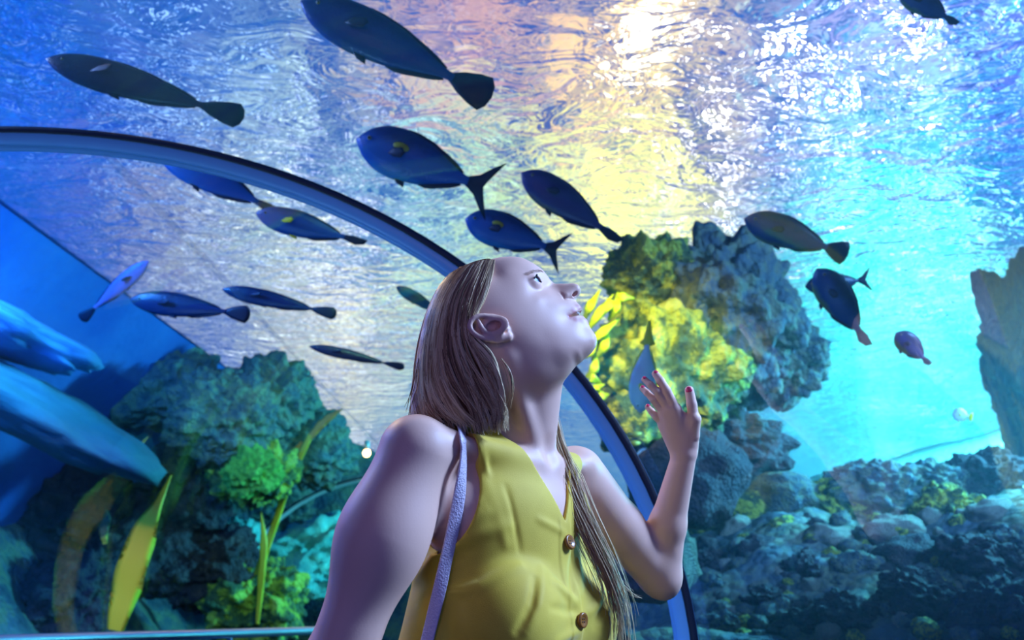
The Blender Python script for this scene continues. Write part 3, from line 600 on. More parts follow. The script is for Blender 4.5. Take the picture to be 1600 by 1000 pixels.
def head_sdf(p):
    x, y, z = p
    d = HQ.dist(x*1000, (y-HY)*1000, (z-CAMZ)*1000)/1000
    ya = HY-np.abs(y-HY); q = (x, ya, z)                   # mirrored: near side copy of both halves
    # eyes: lid ball, slit, socket of the eyeball
    e = eyeC[0]; lx, ly, lz = x-e[0], ya-e[1], z-e[2]
    fw = lx*hf[0]+lz*hf[2]; up = lx*hu[0]+lz*hu[2]; la = -ly
    r = np.sqrt(lx*lx+ly*ly+lz*lz)
    d = smin(d, r-.0136, .004)
    ph = np.arctan2(la, fw); ps = up/(r+1e-6)
    slit = np.maximum((np.abs(ps-.03)-PS0*np.sqrt(np.clip(1-((ph-PHC)/PHM)**2, 0, 1)))*.013, r-.0156)
    slit = np.maximum(slit, (np.abs(ph-PHC)-PHM)*.013)
    d = smax(d, -slit, .0012)
    # nostril
    d = smax(d, -ellip(q, V3(897.5, 459.5, 9), (.0050, .0042, .0023), (np.array([.72, -.28, .63]), np.array([.2, .96, .1]), np.array([-.65, 0, .75]))), .0016)
    # grooves round the wing of the nose
    d = d+.0011*np.exp(-(cone(q, V3(876, 458, 15), V3(881, 467, 18), 0, 0)/.0022)**2)+.0011*np.exp(-(cone(q, V3(881, 467, 18), V3(895, 467, 11), 0, 0)/.0018)**2)
    d = d-.0008*np.exp(-(ball(q, V3(886, 460, 16), 0)/.004)**2)
    # mouth: parted lips
    m0 = V3(889.5, 494.5, 25); m1 = V3(912, 489.5, 0)
    dx = (m1-m0); L = float(np.hypot(dx[0], dx[2])); ax = dx[0]/L; az = dx[2]/L
    s_ = (x-m0[0])*ax+(z-m0[2])*az; n_ = -(x-m0[0])*az+(z-m0[2])*ax
    op = .0034*np.clip(s_/L, 0, 1)**.6
    mouth = np.maximum(np.abs(n_-.0004)-op, -s_-.0003)
    d = smax(d, -np.maximum(mouth, np.abs(y-HY)-.026), .0016)
    # ear
    ear = None
    hel = [V3(a, b, h) for a, b, h in [(786,505,71),(770,496,77),(752,493,82),(739,498,85),(734,508,85),(738,518,84),(749,526,81),(763,530,77),(777,533,73)]]
    hel = catmull(hel, 15)
    for i in range(14):
        c = cone(q, hel[i], hel[i+1], .0034, .0034); ear = c if ear is None else np.minimum(ear, c)
    bowl = ellip(q, V3(761, 513, 74), (.030, .006, .0165), (np.array([.93, -.28, .22]), np.array([.27, .96, 0]), np.array([-.22, 0, .97])))
    ear = smin(ear, bowl, .005)
    anti = catmull([V3(a, b, h) for a, b, h in [(748,503,82),(752,512,82),(760,520,79),(772,524,76)]], 5)
    for i in range(4): ear = smin(ear, cone(q, anti[i], anti[i+1], .003, .0032), .003)
    ear = smin(ear, cone(q, V3(783, 528, 71), V3(793, 526, 68), .0062, .0065), .006)       # lobe
    ear = smin(ear, cone(q, V3(785, 505, 71), V3(791, 515, 69), .004, .0045), .004)        # tragus
    ear = smax(ear, -ellip(q, V3(771, 509, 80), (.010, .009, .0065), (np.array([.93, -.28, .22]), np.array([.27, .96, 0]), np.array([-.22, 0, .97]))), .003)
    d = smin(d, ear, .004)
    return d
# ---------------- torso frame
C0 = P(800, 716, 1.27)
_a = math.radians(52); FD = np.array([math.sin(_a), -math.cos(_a), 0]); LD = np.array([math.cos(_a), math.sin(_a), 0]); UD = np.array([0, 0, 1.])
def T(f, l, u): return C0+FD*f+LD*l+UD*u
AX = (FD, LD, UD)
def torso_sdf(p):
    d = ellip(p, T(-.005, 0, -.20), (.092, .135, .215), AX)
    d = smin(d, ellip(p, T(.0, 0, -.075), (.070, .150, .075), AX), .05)
    for s in (-1, 1):
        d = smin(d, cone(p, T(-.02, s*.03, .035), T(-.02, s*.14, -.01), .034, .028), .035)
        d = smin(d, ellip(p, T(.044, s*.068, -.215), (.056, .058, .066), AX), .025)
    d = smin(d, ellip(p, T(-.005, 0, -.46), (.10, .145, .14), AX), .08)
    return d
SR = P(650, 706, 1.135); SL = P(900, 742, 1.40)
EL = P(1031, 900, 1.47); WL = P(1069, 712, 1.45)
def arms_sdf(p):
    # near (right) arm hanging down and out of the frame
    d = cone(p, SR, P(598, 838, 1.10), .0475, .0410)
    d = smin(d, cone(p, P(598, 838, 1.10), P(525, 1045, 1.07), .0405, .0405), .07)
    d = smin(d, cone(p, P(522, 1045, 1.07), P(520, 1300, 1.04), .038, .026), .02)
    # far (left) arm, raised
    e = cone(p, SL, P(965, 822, 1.44), .045, .040)
    e = smin(e, cone(p, P(965, 822, 1.44), EL, .039, .035), .015)
    e2 = cone(p, P(1031, 896, 1.47), P(1043, 820, 1.46), .034, .029)
    e2 = smin(e2, cone(p, P(1043, 820, 1.46), WL, .029, .0195), .012)
    e = smin(e, e2, .012)
    e = smin(e, ball(p, P(1038, 915, 1.475), .020), .016)
    return np.minimum(d, e)
HD = 1.45
FING = {  # px, py, depth : knuckle, middle, end joint, tip ; radii
 'index':  [(1056,641,1.440),(1041,610,1.436),(1032,595,1.441),(1024,584,1.449)],
 'middle': [(1045,638,1.443),(1027,612,1.436),(1016,601,1.442),(1007,593,1.451)],
 'ring':   [(1038,646,1.449),(1021,624,1.443),(1011,614,1.449),(1004,607,1.457)],
 'little': [(1038,664,1.457),(1025,651,1.453),(1018,643,1.457),(1012,636,1.463)],
 'thumb':  [(1082,680,1.442),(1084,655,1.436),(1081,632,1.440),(1077,610,1.445)]}
FR = {'index': (.0086,.0074,.0067,.0057), 'middle': (.0078,.0064,.0057,.0050), 'ring': (.0074,.0061,.0055,.0048), 'little': (.0070,.0060,.0053,.0046), 'thumb': (.0118,.0090,.0083,.0074)}
def hand_sdf(p):
    palm = None
    for nme in ('index', 'middle', 'ring', 'little'):
        k = P(*FING[nme][0]); w = P(1069+{'index': 5, 'middle': 1, 'ring': -4, 'little': -9}[nme], 706, 1.45)
        c = cone(p, w, k, .0125, .0105)
        palm = c if palm is None else smin(palm, c, .012)
    palm = smin(palm, cone(p, P(1074, 700, 1.452), P(*FING['thumb'][1]), .0155, .012), .010)
    palm = smin(palm, cone(p, P(1074, 690, 1.452), P(1062, 655, 1.447), .013, .010), .012)
    d = palm
    for nme, J in FING.items():
        R = FR[nme]; Q = [P(*j) for j in J]; f = None
        for i in range(3):
            c = cone(p, Q[i], Q[i+1], R[i], R[i+1]); f = c if f is None else smin(f, c, .002)
        d = smin(d, f, .0022)
    return d
def neck_sdf(p):
    d = cone(p, P(826, 565, 1.262), P(806, 722, 1.272), .051, .053)
    d = smin(d, cone(p, P(790, 575, 1.265), P(778, 722, 1.28), .050, .052), .02)
    d = smin(d, cone(p, V3(793, 560, 46), T(.050, -.012, .002), .012, .009), .014)
    d = smin(d, cone(p, V3(800, 560, -46), T(.050, .012, .002), .012, .009), .014)
    for s in (-1, 1):
        d = smin(d, cone(p, T(.055, s*.018, -.012), T(.025, s*.145, .004), .009, .010), .016)
    return d
def body_sdf(p):
    d = smin(torso_sdf(p), neck_sdf(p), .03)
    # notch above the breast bone
    d = smax(d, -ball(p, T(.078, 0, .006), .013), .018)
    d = smin(d, arms_sdf(p), .028)
    return d
def nk(p): return smin(body_sdf(p), head_sdf(p), .012)
def full_sdf(p): return smin(nk(p), hand_sdf(p), .006)
def skin_mesh():
    mb = []
    zc = P(800, 612, 1.25)[2]                      # seam height in the neck
    hlo = (V3(650, 600, 0)[0], HY-.10, zc); hhi = (V3(945, 500, 0)[0], HY+.10, V3(800, 385, 0)[2])
    def trim(VF, ax, val, keep_above):
        c = VF[0][VF[1]].mean(1)[:, ax]; return VF[0], VF[1][(c > val) if keep_above else (c < val)]
    mb.append(trim(sculpt(nk, hlo-np.array([0, 0, .004]), hhi, .00115), 2, zc-.0012, True))
    wz = P(1069, 735, 1.45)[2]
    lo = np.minimum.reduce([P(990, 570, 1.40), P(1110, 735, 1.40)]); hi = np.maximum.reduce([P(1110, 565, 1.5), P(1000, 735, 1.5)])
    mb.append(trim(sculpt(lambda p: smin(arms_sdf(p), hand_sdf(p), .006), (lo[0], 1.33, wz-.005), (hi[0], 1.50, hi[2]), .0011), 2, wz-.0012, True))
    blo = P(460, 1010, 1.0)
    V, Fq = sculpt(lambda p: full_sdf(p), (P(440, 1000, 1.0)[0], .93, CAMZ-.16), (P(1110, 700, 1.5)[0], 1.62, zc+.006), .0028)
    # leave the hand to its own finer grid
    c = V[Fq].mean(1); keep = (c[:, 2] < zc+.0014) & ~((c[:, 2] > wz+.0014) & (c[:, 0] > P(985, 700, 1.45)[0])); Fq = Fq[keep]
    mb.append((V, Fq)); return mb
sk, nt, b = newmat('skin')
nz = N(nt, 'ShaderNodeTexNoise', i_Scale=420.0, i_Detail=4.0); tc = N(nt, 'ShaderNodeTexCoord'); nt.links.new(tc.outputs['Object'], nz.inputs['Vector'])
bp = N(nt, 'ShaderNodeBump', i_Strength=.10, i_Distance=.001); nt.links.new(nz.outputs[0], bp.inputs['Height']); nt.links.new(bp.outputs[0], b.inputs['Normal'])
at = N(nt, 'ShaderNodeAttribute', attribute_name='lip')
mx = N(nt, 'ShaderNodeMix', data_type='RGBA'); mx.inputs[6].default_value = (*s2l(226,180,158), 1); mx.inputs[7].default_value = (*s2l(186,104,104), 1)
nt.links.new(at.outputs['Fac'], mx.inputs[0]); nt.links.new(mx.outputs[2], b.inputs['Base Color'])
b.inputs['Roughness'].default_value = .5; b.inputs['Specular IOR Level'].default_value = .38; 
M_skin = sk
person = empty('person', (C0[0], C0[1], 0))
tag(person, 'young woman in a mustard yellow dress looking up, far hand raised to the glass', 'person')
parts = skin_mesh(); mb = MB()
for V, Fq in parts: mb.add(V, Fq)
body = mb.build('body', M_skin, person)
V = np.vstack(mb.V); lip = np.zeros(len(V), np.float32)
lp = [V3(890, 494.5, 24), V3(896, 486, 19), V3(903, 481.5, 12), V3(909, 481, 5), V3(909, 486, 3), V3(897, 499, 20), V3(905, 502, 14), V3(914, 503, 5)]
for q in lp:
    for sgn in (1, -1):
        qq = q.copy(); qq[1] = HY+sgn*(q[1]-HY)
        dd = np.linalg.norm(V-qq, axis=1); lip = np.maximum(lip, np.clip(1.25-dd/.0058, 0, 1))
a_ = body.data.attributes.new('lip', 'FLOAT', 'POINT'); a_.data.foreach_set('value', np.clip(lip, 0, .85).astype(np.float32))
# ------------------------------------------------------------------ lower body (below the frame, so she stands on the floor)
def leg_sdf(p):
    d = ellip(p, T(-.01, 0, -.56), (.115, .165, .13), AX)
    for s in (-1, 1):
        h = T(-.01, s*.085, -.60); k = T(.01, s*.085, -.93); a = T(-.02, s*.08, -1.30)
        e = smin(cone(p, h, k, .078, .05), cone(p, k, a, .052, .030), .03)
        fz = C0[2]-.03
        e = smin(e, cone(p, T(-.03, s*.08, -C0[2]+.03), T(.13, s*.09, -C0[2]+.022), .030, .022), .03)
        d = smin(d, e, .03)
    return smin(d, torso_sdf(p), .06)
Vl, Fl = sculpt(leg_sdf, (C0[0]-.25, C0[1]-.28, 0.0), (C0[0]+.25, C0[1]+.28, CAMZ-.155), .008)
old = body.data; n0 = len(old.vertices)
co = np.zeros(n0*3, np.float32); old.vertices.foreach_get('co', co)
mb2 = MB(); [mb2.add(V_, F_) for V_, F_ in parts]; mb2.add(Vl, Fl)
me = mesh_np('body', np.vstack(mb2.V), np.vstack(mb2.F)); me.materials.append(M_skin)
me.polygons.foreach_set('use_smooth', np.ones(len(me.polygons), bool))
a_ = me.attributes.new('lip', 'FLOAT', 'POINT'); lv = np.zeros(len(me.vertices), np.float32); lv[:n0] = np.clip(lip, 0, .85); a_.data.foreach_set('value', lv)
body.data = me
# ------------------------------------------------------------------ sphere tracing from the lens, to find where things lie on her
def hit(u, v, fn, d0=.8, d1=2.0):
    r = ray(u, v); L = np.linalg.norm(r); t = d0
    for _ in range(80):
        q = CAM+r*t; dd = float(np.asarray(fn((np.array([q[0]]), np.array([q[1]]), np.array([q[2]]))))[0])
        if dd < 2e-4: return q
        t += max(dd, 2e-4)/L*.9
        if t > d1: return None
    return q
# ------------------------------------------------------------------ dress
def loc(p):
    x, y, z = p[0]-C0[0], p[1]-C0[1], p[2]-C0[2]
    return x*FD[0]+y*FD[1], x*LD[0]+y*LD[1], z
def cloth_base(p):
    d = torso_sdf(p)
    d = smin(d, cone(p, T(.040, -.06, -.22), T(.040, .06, -.22), .052, .052), .04)
    d = smin(d, cone(p, T(-.03, -.115, -.17), T(-.05, -.165, -.36), .022, .030), .04)
    for s in (-1, 1):
        d = smin(d, ellip(p, T(.046, s*.070, -.215), (.056, .058, .064), AX), .02)
    d = smin(d, ellip(p, T(-.01, 0, -.60), (.125, .175, .20), AX), .06)
    d = smin(d, cone(p, T(-.01, 0, -.62), T(-.01, 0, -.86), .15, .20), .05)
    return np.minimum(d, smin(torso_sdf(p), neck_sdf(p), .03))-.0050
FOLDS = []   # (a, b, amplitude m, width m)
def fold(pa, pb, amp, w, pc=None):
    q = [hit(*pa, cloth_base), hit(*pb, cloth_base)] if pc is None else [hit(*pa, cloth_base), hit(*pc, cloth_base), hit(*pb, cloth_base)]
    if any(x is None for x in q): return
    q = catmull(q, 5 if pc else 2)
    for i in range(len(q)-1): FOLDS.append((q[i], q[i+1], amp, w, i == 0, i == len(q)-2, len(q)-1, i))
fold((648,905), (792,822), .0045, .0060, (712,848))
fold((700,925), (812,885), .0050, .0055, (750,916))
fold((655,940), (690,1010), .0035, .007)
fold((640,900), (628,1000), .004, .006)
fold((668,890), (760,800), .0030, .006, (700,842))
fold((809,985), (836,905), -.0050, .0040, (830,948))
fold((822,985), (848,890), .0040, .0055, (842,945))
fold((745,680), (762,742), .0035, .0035)
fold((752,740), (790,850), .0030, .0045)
fold((790,760), (812,860), -.0022, .0035)
fold((735,700), (748,770), -.003, .003)
fold((880,832), (842,812), .0025, .0035)
fold((905,870), (905,935), .0035, .0055)
fold((893,862), (893,930), -.0030, .0035)
fold((912,905), (932,880), .0030, .0040)
fold((898,940), (868,912), .0040, .0045)
fold((900,955), (862,950), -.0030, .0040)
fold((905,985), (868,1005), .0040, .0050)
fold((930,975), (950,930), -.0030, .0045)
fold((918,960), (940,940), .0030, .0040)
def cloth(p):
    d = cloth_base(p)
    acc = 0; cur = 0
    for a, b, amp, w, f0, f1, n, i in FOLDS:
        a = np.asarray(a, np.float32); ba = np.asarray(b-a, np.float32); L = float(ba @ ba)+1e-9
        x, y, z = p[0]-a[0], p[1]-a[1], p[2]-a[2]
        h = np.clip((x*ba[0]+y*ba[1]+z*ba[2])/L, 0, 1)
        r2 = (x-h*ba[0])**2+(y-h*ba[1])**2+(z-h*ba[2])**2
        env = np.sqrt(np.sin(np.pi*np.clip((i+h)/n*.9+.05, 0, 1)))
        g = env*np.exp(-r2/(2*w*w)); cur = g if i == 0 else np.maximum(cur, g)
        if f1: acc = acc+amp*cur
    f, l, u = loc(p)
    # placket: one front edge laid over the other
    sg = lambda t: 1/(1+np.exp(-np.clip(t, -30, 30)))
    pl = .0015*sg((.012-l)/.0008)*sg((l+.014)/.0008)*sg((-.088-u)/.003)*sg(f/.01)
    return (d-acc-pl)*.85
def cut(p):
    f, l, u = loc(p); al = np.abs(l)
    g = (u+.090-1.72*al)/1.99                                  # V neck
    g = np.where(f > -.035, g, (u+.03)*.9)
    g = np.minimum(g, .080-al)
    ar = -ellip(p, T(.0, .158, -.038), (.085, .076, .104), AX)
    ar = np.maximum(ar, -ellip(p, T(-.010, -.163, -.038), (.078, .058, .100), AX))
    return np.maximum(np.maximum(g, ar), u-.056)
def dress_sdf(p):
    d = cloth(p); s = np.maximum(d, -(d+.0045))
    return smax(s, cut(p), .0012)
Vd, Fd = sculpt(dress_sdf, (C0[0]-.22, C0[1]-.26, CAMZ-.17), (C0[0]+.24, C0[1]+.26, C0[2]+.12), .0019)
Vs, Fs_ = sculpt(lambda p: smax(smax(cloth_base(p), -(cloth_base(p)+.004), .002), (C0[2]-.84)-p[2], .004), (C0[0]-.3, C0[1]-.3, .48), (C0[0]+.3, C0[1]+.3, CAMZ-.165), .007)
M_dress, nt, b = newmat('mustard cotton')
tc = N(nt, 'ShaderNodeTexCoord'); wv = N(nt, 'ShaderNodeTexNoise', i_Scale=900., i_Detail=2.); nt.links.new(tc.outputs['Object'], wv.inputs['Vector'])
n2 = N(nt, 'ShaderNodeTexNoise', i_Scale=14., i_Detail=3.); nt.links.new(tc.outputs['Object'], n2.inputs['Vector'])
bp = N(nt, 'ShaderNodeBump', i_Strength=.25, i_Distance=.001); nt.links.new(wv.outputs[0], bp.inputs['Height']); nt.links.new(bp.outputs[0], b.inputs['Normal'])
nt.links.new(ramp(nt, n2.outputs[0], [(.3, s2l(206,172,30)), (.7, s2l(226,194,48))]), b.inputs['Base Color'])
b.inputs['Roughness'].default_value = .7; b.inputs['Sheen Weight'].default_value = .25
mbd = MB(); mbd.add(Vd, Fd); mbd.add(Vs, Fs_); dress = mbd.build('dress', M_dress, person)
# buttons
M_horn = simple('horn button', s2l(150,96,40), .25); M_hole = simple('button hole', s2l(46,28,18), .6)
def dress_hit(u, v): return hit(u, v, dress_sdf)
for (u, v) in ((888, 848), (908, 969)):
    c = dress_hit(u, v); n_ = FD.copy(); n_[2] = .28 if v < 900 else -.05; n_ /= np.linalg.norm(n_)
    bm = bmesh.new()
    R = .0098; prf = [(0, .0012), (.35, .0011), (.55, .0016), (.8, .0030), (1.0, .0022), (1.02, .0), (1.0, -.0012), (0, -.0014)]
    rings = []; seg = 40
    for r_, h_ in prf:
        if r_ == 0: rings.append([bm.verts.new((0, 0, h_))]); continue
        rings.append([bm.verts.new((r_*R*math.cos(2*math.pi*k/seg), r_*R*math.sin(2*math.pi*k/seg), h_)) for k in range(seg)])
    for i in range(len(rings)-1):
        A_, B_ = rings[i], rings[i+1]
        for k in range(seg):
            k2 = (k+1) % seg
            if len(A_) == 1: bm.faces.new((A_[0], B_[k], B_[k2]))
            elif len(B_) == 1: bm.faces.new((A_[k], B_[0], A_[k2]))
            else: bm.faces.new((A_[k], B_[k], B_[k2], A_[k2]))
    me = bpy.data.meshes.new('button'); bm.to_mesh(me); bm.free()
    rot = Vector(n_).to_track_quat('Z', 'Y').to_matrix().to_4x4(); me.transform(Matrix.Translation(Vector(c+n_*.0022)) @ rot)
    bo = link_mesh('button', me, M_horn, dress)
    hb = MB()
    for sx, sy in ((-1, -1), (1, 1), (-1, 1), (1, -1)):
        o_ = Vector(c+n_*.0024)+rot.to_3x3() @ Vector((sx*.0019, sy*.0019, 0)); hb.tube([o_, o_+Vector(n_*.0015)], .00095, 8)
    hb.build('thread_hole', M_hole, bo)
# ------------------------------------------------------------------ bag strap over the near shoulder
def cover(p): return np.minimum(body_sdf(p), dress_sdf(p))
sp = []
for (u, v) in [(697,643),(707,646),(715,655),(720,668),(723,685),(724,705),(723,730),(719,765),(713,800),(706,835),(697,875),(687,920),(676,965),(664,1015)]:
    q = hit(u, v, cover)
    if q is not None: sp.append(q)
sp = np.array(sp)
for i in range(len(sp)):
    r = CAM-sp[i]; r /= np.linalg.norm(r); sp[i] += r*.0035
def taut(a):
    q = a.copy()
    for _ in range(60):
        m = .5*(q[:-2]+q[2:]); r = CAM-q[1:-1]; r /= np.linalg.norm(r, axis=1)[:, None]
        k = ((m-q[1:-1])*r).sum(1).clip(0)[:, None]; q[1:-1] += r*k*.6
    return q
sp = taut(sp)
back = [T(-.075, -.075, -.20), T(-.075, -.09, -.10), T(-.068, -.108, -.02), T(-.045, -.118, .022)]
front_end = sp[-1]+(sp[-1]-sp[-3])*2.0
path = catmull(np.vstack([back, sp, [front_end]]), 90)
def ribbon(path, wdt, thk, nrm_fn):
    n = len(path); Tn = np.gradient(path, axis=0); Tn /= np.linalg.norm(Tn, axis=1)[:, None]
    V_ = []
    for i in range(n):
        nn = nrm_fn(path[i]); nn = nn-Tn[i]*(nn @ Tn[i]); nn /= np.linalg.norm(nn); s_ = np.cross(Tn[i], nn)
        for a, b_ in ((-1, -.6), (-1, .6), (-.85, 1), (.85, 1), (1, .6), (1, -.6), (.85, -1), (-.85, -1)): V_.append(path[i]+s_*a*wdt/2+nn*b_*thk/2)
    i, j = np.meshgrid(np.arange(n-1), np.arange(8), indexing='ij')
    return np.array(V_), np.stack([i*8+j, i*8+(j+1) % 8, (i+1)*8+(j+1) % 8, (i+1)*8+j], -1).reshape(-1, 4)
def body_grad(q):
    e = .01; g = []
    for ax in range(3):
        a = np.zeros(3); a[ax] = e; f1 = torso_arm((q+a)); f0 = torso_arm((q-a)); g.append(f1-f0)
    g = np.array(g); return g/np.linalg.norm(g)
def torso_arm(q): 
    p = (np.array([q[0]]), np.array([q[1]]), np.array([q[2]])); return float(smin(torso_sdf(p), arms_sdf(p), .05)[0])
M_strap, nt, b = newmat('lilac leather'); tc = N(nt, 'ShaderNodeTexCoord'); v_ = N(nt, 'ShaderNodeTexVoronoi', i_Scale=420.); nt.links.new(tc.outputs['Object'], v_.inputs['Vector'])
bp = N(nt, 'ShaderNodeBump', i_Strength=.6, i_Distance=.0012); nt.links.new(v_.outputs['Distance'], bp.inputs['Height']); nt.links.new(bp.outputs[0], b.inputs['Normal'])
b.inputs['Base Color'].default_value = (*s2l(205,190,205), 1); b.inputs['Roughness'].default_value = .38
Vr, Fr = ribbon(path, .0165, .003, body_grad); mbs = MB(); mbs.add(Vr, Fr); strap = mbs.build('bag_strap', M_strap, None)
tag(strap, 'lilac grey grained leather shoulder bag strap hanging over the near shoulder', 'bag strap')
# ------------------------------------------------------------------ face details
M_white = simple('eye white', s2l(232,236,244), .12); M_iris = simple('blue iris', s2l(70,120,170), .1); M_pupil = simple('pupil', (.005, .005, .008), .05)
M_teeth = simple('teeth', s2l(240,238,232), .18); M_lash = simple('dark lashes', s2l(38,26,24), .5); M_brow = simple('fair brow hair', s2l(172,136,110), .6)
M_nail = simple('pink nail varnish', s2l(214,58,96), .2)
for k, s in enumerate((-1, 1)):
    c = eyeC[k]; g = np.array([.86, s*.05, .50]); g /= np.linalg.norm(g)
    m1 = MB(); m1.add(*uvball(c, .0121)); ey = m1.build('eyeball', M_white, person)
    m1 = MB(); m1.add(*uvball(c+g*.0006, .0119, 24, g, .885)); m1.build('iris', M_iris, ey)
    m1 = MB(); m1.add(*uvball(c+g*.0009, .0118, 24, g, .975)); m1.build('pupil', M_pupil, ey)
    m1 = MB(); la_dir = np.array([0, s, 0.])
    def lidp(t, sg, r_):                                   # a point on the lid edge
        ph = PHC+PHM*.96*(2*t-1); ps = .03+sg*PS0*math.sqrt(max(0, 1-((ph-PHC)/PHM)**2)); cp = math.sqrt(1-ps*ps)
        return c+(hf*math.cos(ph)*cp+la_dir*math.sin(ph)*cp+hu*ps)*r_, hf*math.cos(ph)+la_dir*math.sin(ph)
    for i in range(40):
        t = i/39; rt, od = lidp(t, 1, .0141); dr = od*.9+hu*.10+hf*.25+la_dir*.25*t; dr /= np.linalg.norm(dr); L_ = .0028+.0014*t
        m1.tube(catmull([rt, rt+dr*L_*.5-hu*.0003, rt+dr*L_+hu*.0010], 5), np.linspace(.00022, .00008, 5), 4)
        if i % 2 == 0:
            rt2, od = lidp(t, -1, .0140); m1.tube([rt2, rt2+(od-hu*.4)*.0018], [.00018, .00006], 4)
    m1.tube([lidp(i/23, 1, .0140)[0] for i in range(24)], .00055, 5)
    m1.build('eyelashes', M_lash, person)
    m1 = MB()
    for i in range(70):
        t = i/69; u0 = 849-24*t; v0 = 424-3.5*t+9*t*t+random.uniform(-2.0, 2.0); hh = 16+27*t**.7
        a0 = V3(u0, v0, hh); p_ = [np.array([a0[0]]), np.array([a0[1]]), np.array([a0[2]])]
        # settle on the skin
        qd, _, _ = HQ(np.array([a0[0]*1000]), np.array([(a0[2]-CAMZ)*1000])); a0[1] = HY-math.sqrt(max(4., qd[0]))/1000.-.0002
        b0 = a0+np.array([-.0045*(.6+t), -.0015, -.0002+.002*(1-t)])
        qd, _, _ = HQ(np.array([b0[0]*1000]), np.array([(b0[2]-CAMZ)*1000])); b0[1] = HY-math.sqrt(max(4., qd[0]))/1000.-.0006
        if s > 0: a0[1] = 2*HY-a0[1]; b0[1] = 2*HY-b0[1]
        m1.tube([a0, (a0+b0)/2, b0], [.00014, .00013, .00005], 4)
    m1.build('eyebrow', M_brow, person)
# teeth: two rows on an arch behind the lips
def tooth_row(cu, cv, upper):
    m = MB(); base = V3(cu, cv, 0); f = np.array([.93, 0, -.2 if upper else -.1]); 
    up_ = np.array([-.35, 0, .94])
    for k in range(-3, 4):
        if k == 0: continue
        s_ = (abs(k)-.5)*math.copysign(1, k); y = s_*.0066*(1 if abs(s_) < 2 else .95); back_ = 30*y*y
        c = base+np.array([-back_*.95, y, -back_*.28]); w_ = .0034 if abs(s_) < 3 else .003
        vv, ff = uvball(np.zeros(3), 1., 12); n0_ = np.abs(vv)**.6*np.sign(vv)
        V_ = c+np.outer(n0_[:, 0], np.array([.93, 0, .35]))*.0028+np.outer(n0_[:, 1], hy)*w_+np.outer(n0_[:, 2], up_)*.0048
        m.add(V_, ff)
    return m
tooth_row(901.5, 488.0, True).build('teeth', M_teeth, person)
# nails
for nme, J in FING.items():
    a0, b0 = P(*J[2]), P(*J[3]); ax_ = (b0-a0)/np.linalg.norm(b0-a0); tocam = CAM-b0; tocam /= np.linalg.norm(tocam)
    if nme == 'thumb': nd = tocam+np.array([-.1, 0, 0])
    else: nd = tocam*.75+np.array([.35, 0, .35])
    nd -= ax_*(nd @ ax_); nd /= np.linalg.norm(nd); sd = np.cross(ax_, nd); r_ = FR[nme][3]
    V_, F_ = uvball(np.zeros(3), 1., 16)
    L_ = .0062 if nme == 'thumb' else .0048
    V_ = b0-ax_*.0005+nd*(r_*.62)+np.outer(V_[:, 0], ax_)*L_+np.outer(V_[:, 1], sd)*r_*.74+np.outer(V_[:, 2], nd)*r_*.46
    m = MB(); m.add(V_, F_); m.build('fingernail', M_nail, person)
# ------------------------------------------------------------------ hair
hb = [(772,403,40),(755,403.5,45),(735,409,45),(712,421,45),(690,442,48),(672,477,50),(660,518,50),(652,560,48),(647,600,46),(641,640,44),(640,668,44)]
hi_ = [(770,430,53),(760,440,63),(740,460,73),(750,480,76),(720,480,79),(700,500,76),(740,520,80),(700,550,75),(680,560,62),(720,580,77),(690,620,60),(730,630,72),(760,560,80),(780,600,76),
       (790,650,66),(770,640,69),(740,655,66),(665,600,45),(782,430,50),(790,500,72),(755,600,76),(660,480,-1),(800,600,74)]
pts = []; vals = []; pp = np.array([hm(a, b) for a, b, *_ in hb])
for i, (a, b, R) in enumerate(hb):
    t = pp[min(i+1, len(pp)-1)]-pp[max(i-1, 0)]; t /= np.linalg.norm(t); nrm = np.array([t[1], -t[0]])
    n_ = 5; pts.append(pp[i]); vals.append(0); pts.append(pp[i]+nrm*n_); vals.append(-2*R*n_); pts.append(pp[i]-nrm*n_); vals.append(2*R*n_-n_*n_)
for a, b, h in hi_:
    if h > 0: pts.append(hm(a, b, h)); vals.append(h*h)
for a, b in ((560, 420), (600, 330), (740, 300), (560, 600), (560, 720), (860, 320)): pts.append(hm(a, b)); vals.append(-14000)
HH = QMap(pts, np.array(vals, float), c0-220, c0+220, 1.0, lam=30.)
cutp = [(774,395,30),(772,412,45),(766,440,60),(756,475,72),(745,492,76),(738,503,78),(736,515,80),(750,533,78),(768,545,76),(780,572,74),(788,610,70),(793,652,66),(700,658,60),(620,665,0),(600,520,0),(640,400,0),(740,380,0)]
CP = np.array([hm(a, b, h) for a, b, h in cutp])/1000
def poly2(x, z, C):
    d = np.full(np.shape(x), 1e9, np.float32); ins = np.zeros(np.shape(x), bool); n = len(C)
    for i in range(n):
        a, b = C[i], C[(i+1) % n]; e = b-a; wx, wz = x-a[0], z-a[1]; h = np.clip((wx*e[0]+wz*e[1])/(e @ e), 0, 1)
        d = np.minimum(d, (wx-h*e[0])**2+(wz-h*e[1])**2)
        c = ((a[1] > z) != (b[1] > z)) & (x < (b[0]-a[0])*(z-a[1])/(b[1]-a[1]+1e-12)+a[0]); ins ^= c
    return np.where(ins, -1, 1)*np.sqrt(d)
def hair_core(p):
    x, y, z = p; d = HH.dist(x*1000, (y-HY)*1000, (z-CAMZ)*1000)/1000+.004
    return smax(d, poly2(x, z-CAMZ, CP)+.003, .006)
M_core = simple('hair underlayer', s2l(84,58,42), 1., Specular_IOR_Level=0.)
M_hair, nt, b = newmat('streaked blonde hair')
at = N(nt, 'ShaderNodeAttribute', attribute_name='tone')
nt.links.new(ramp(nt, at.outputs['Fac'], [(0, s2l(60,40,30)), (.35, s2l(122,88,62)), (.7, s2l(178,142,100)), (1, s2l(226,202,158))]), b.inputs['Base Color'])
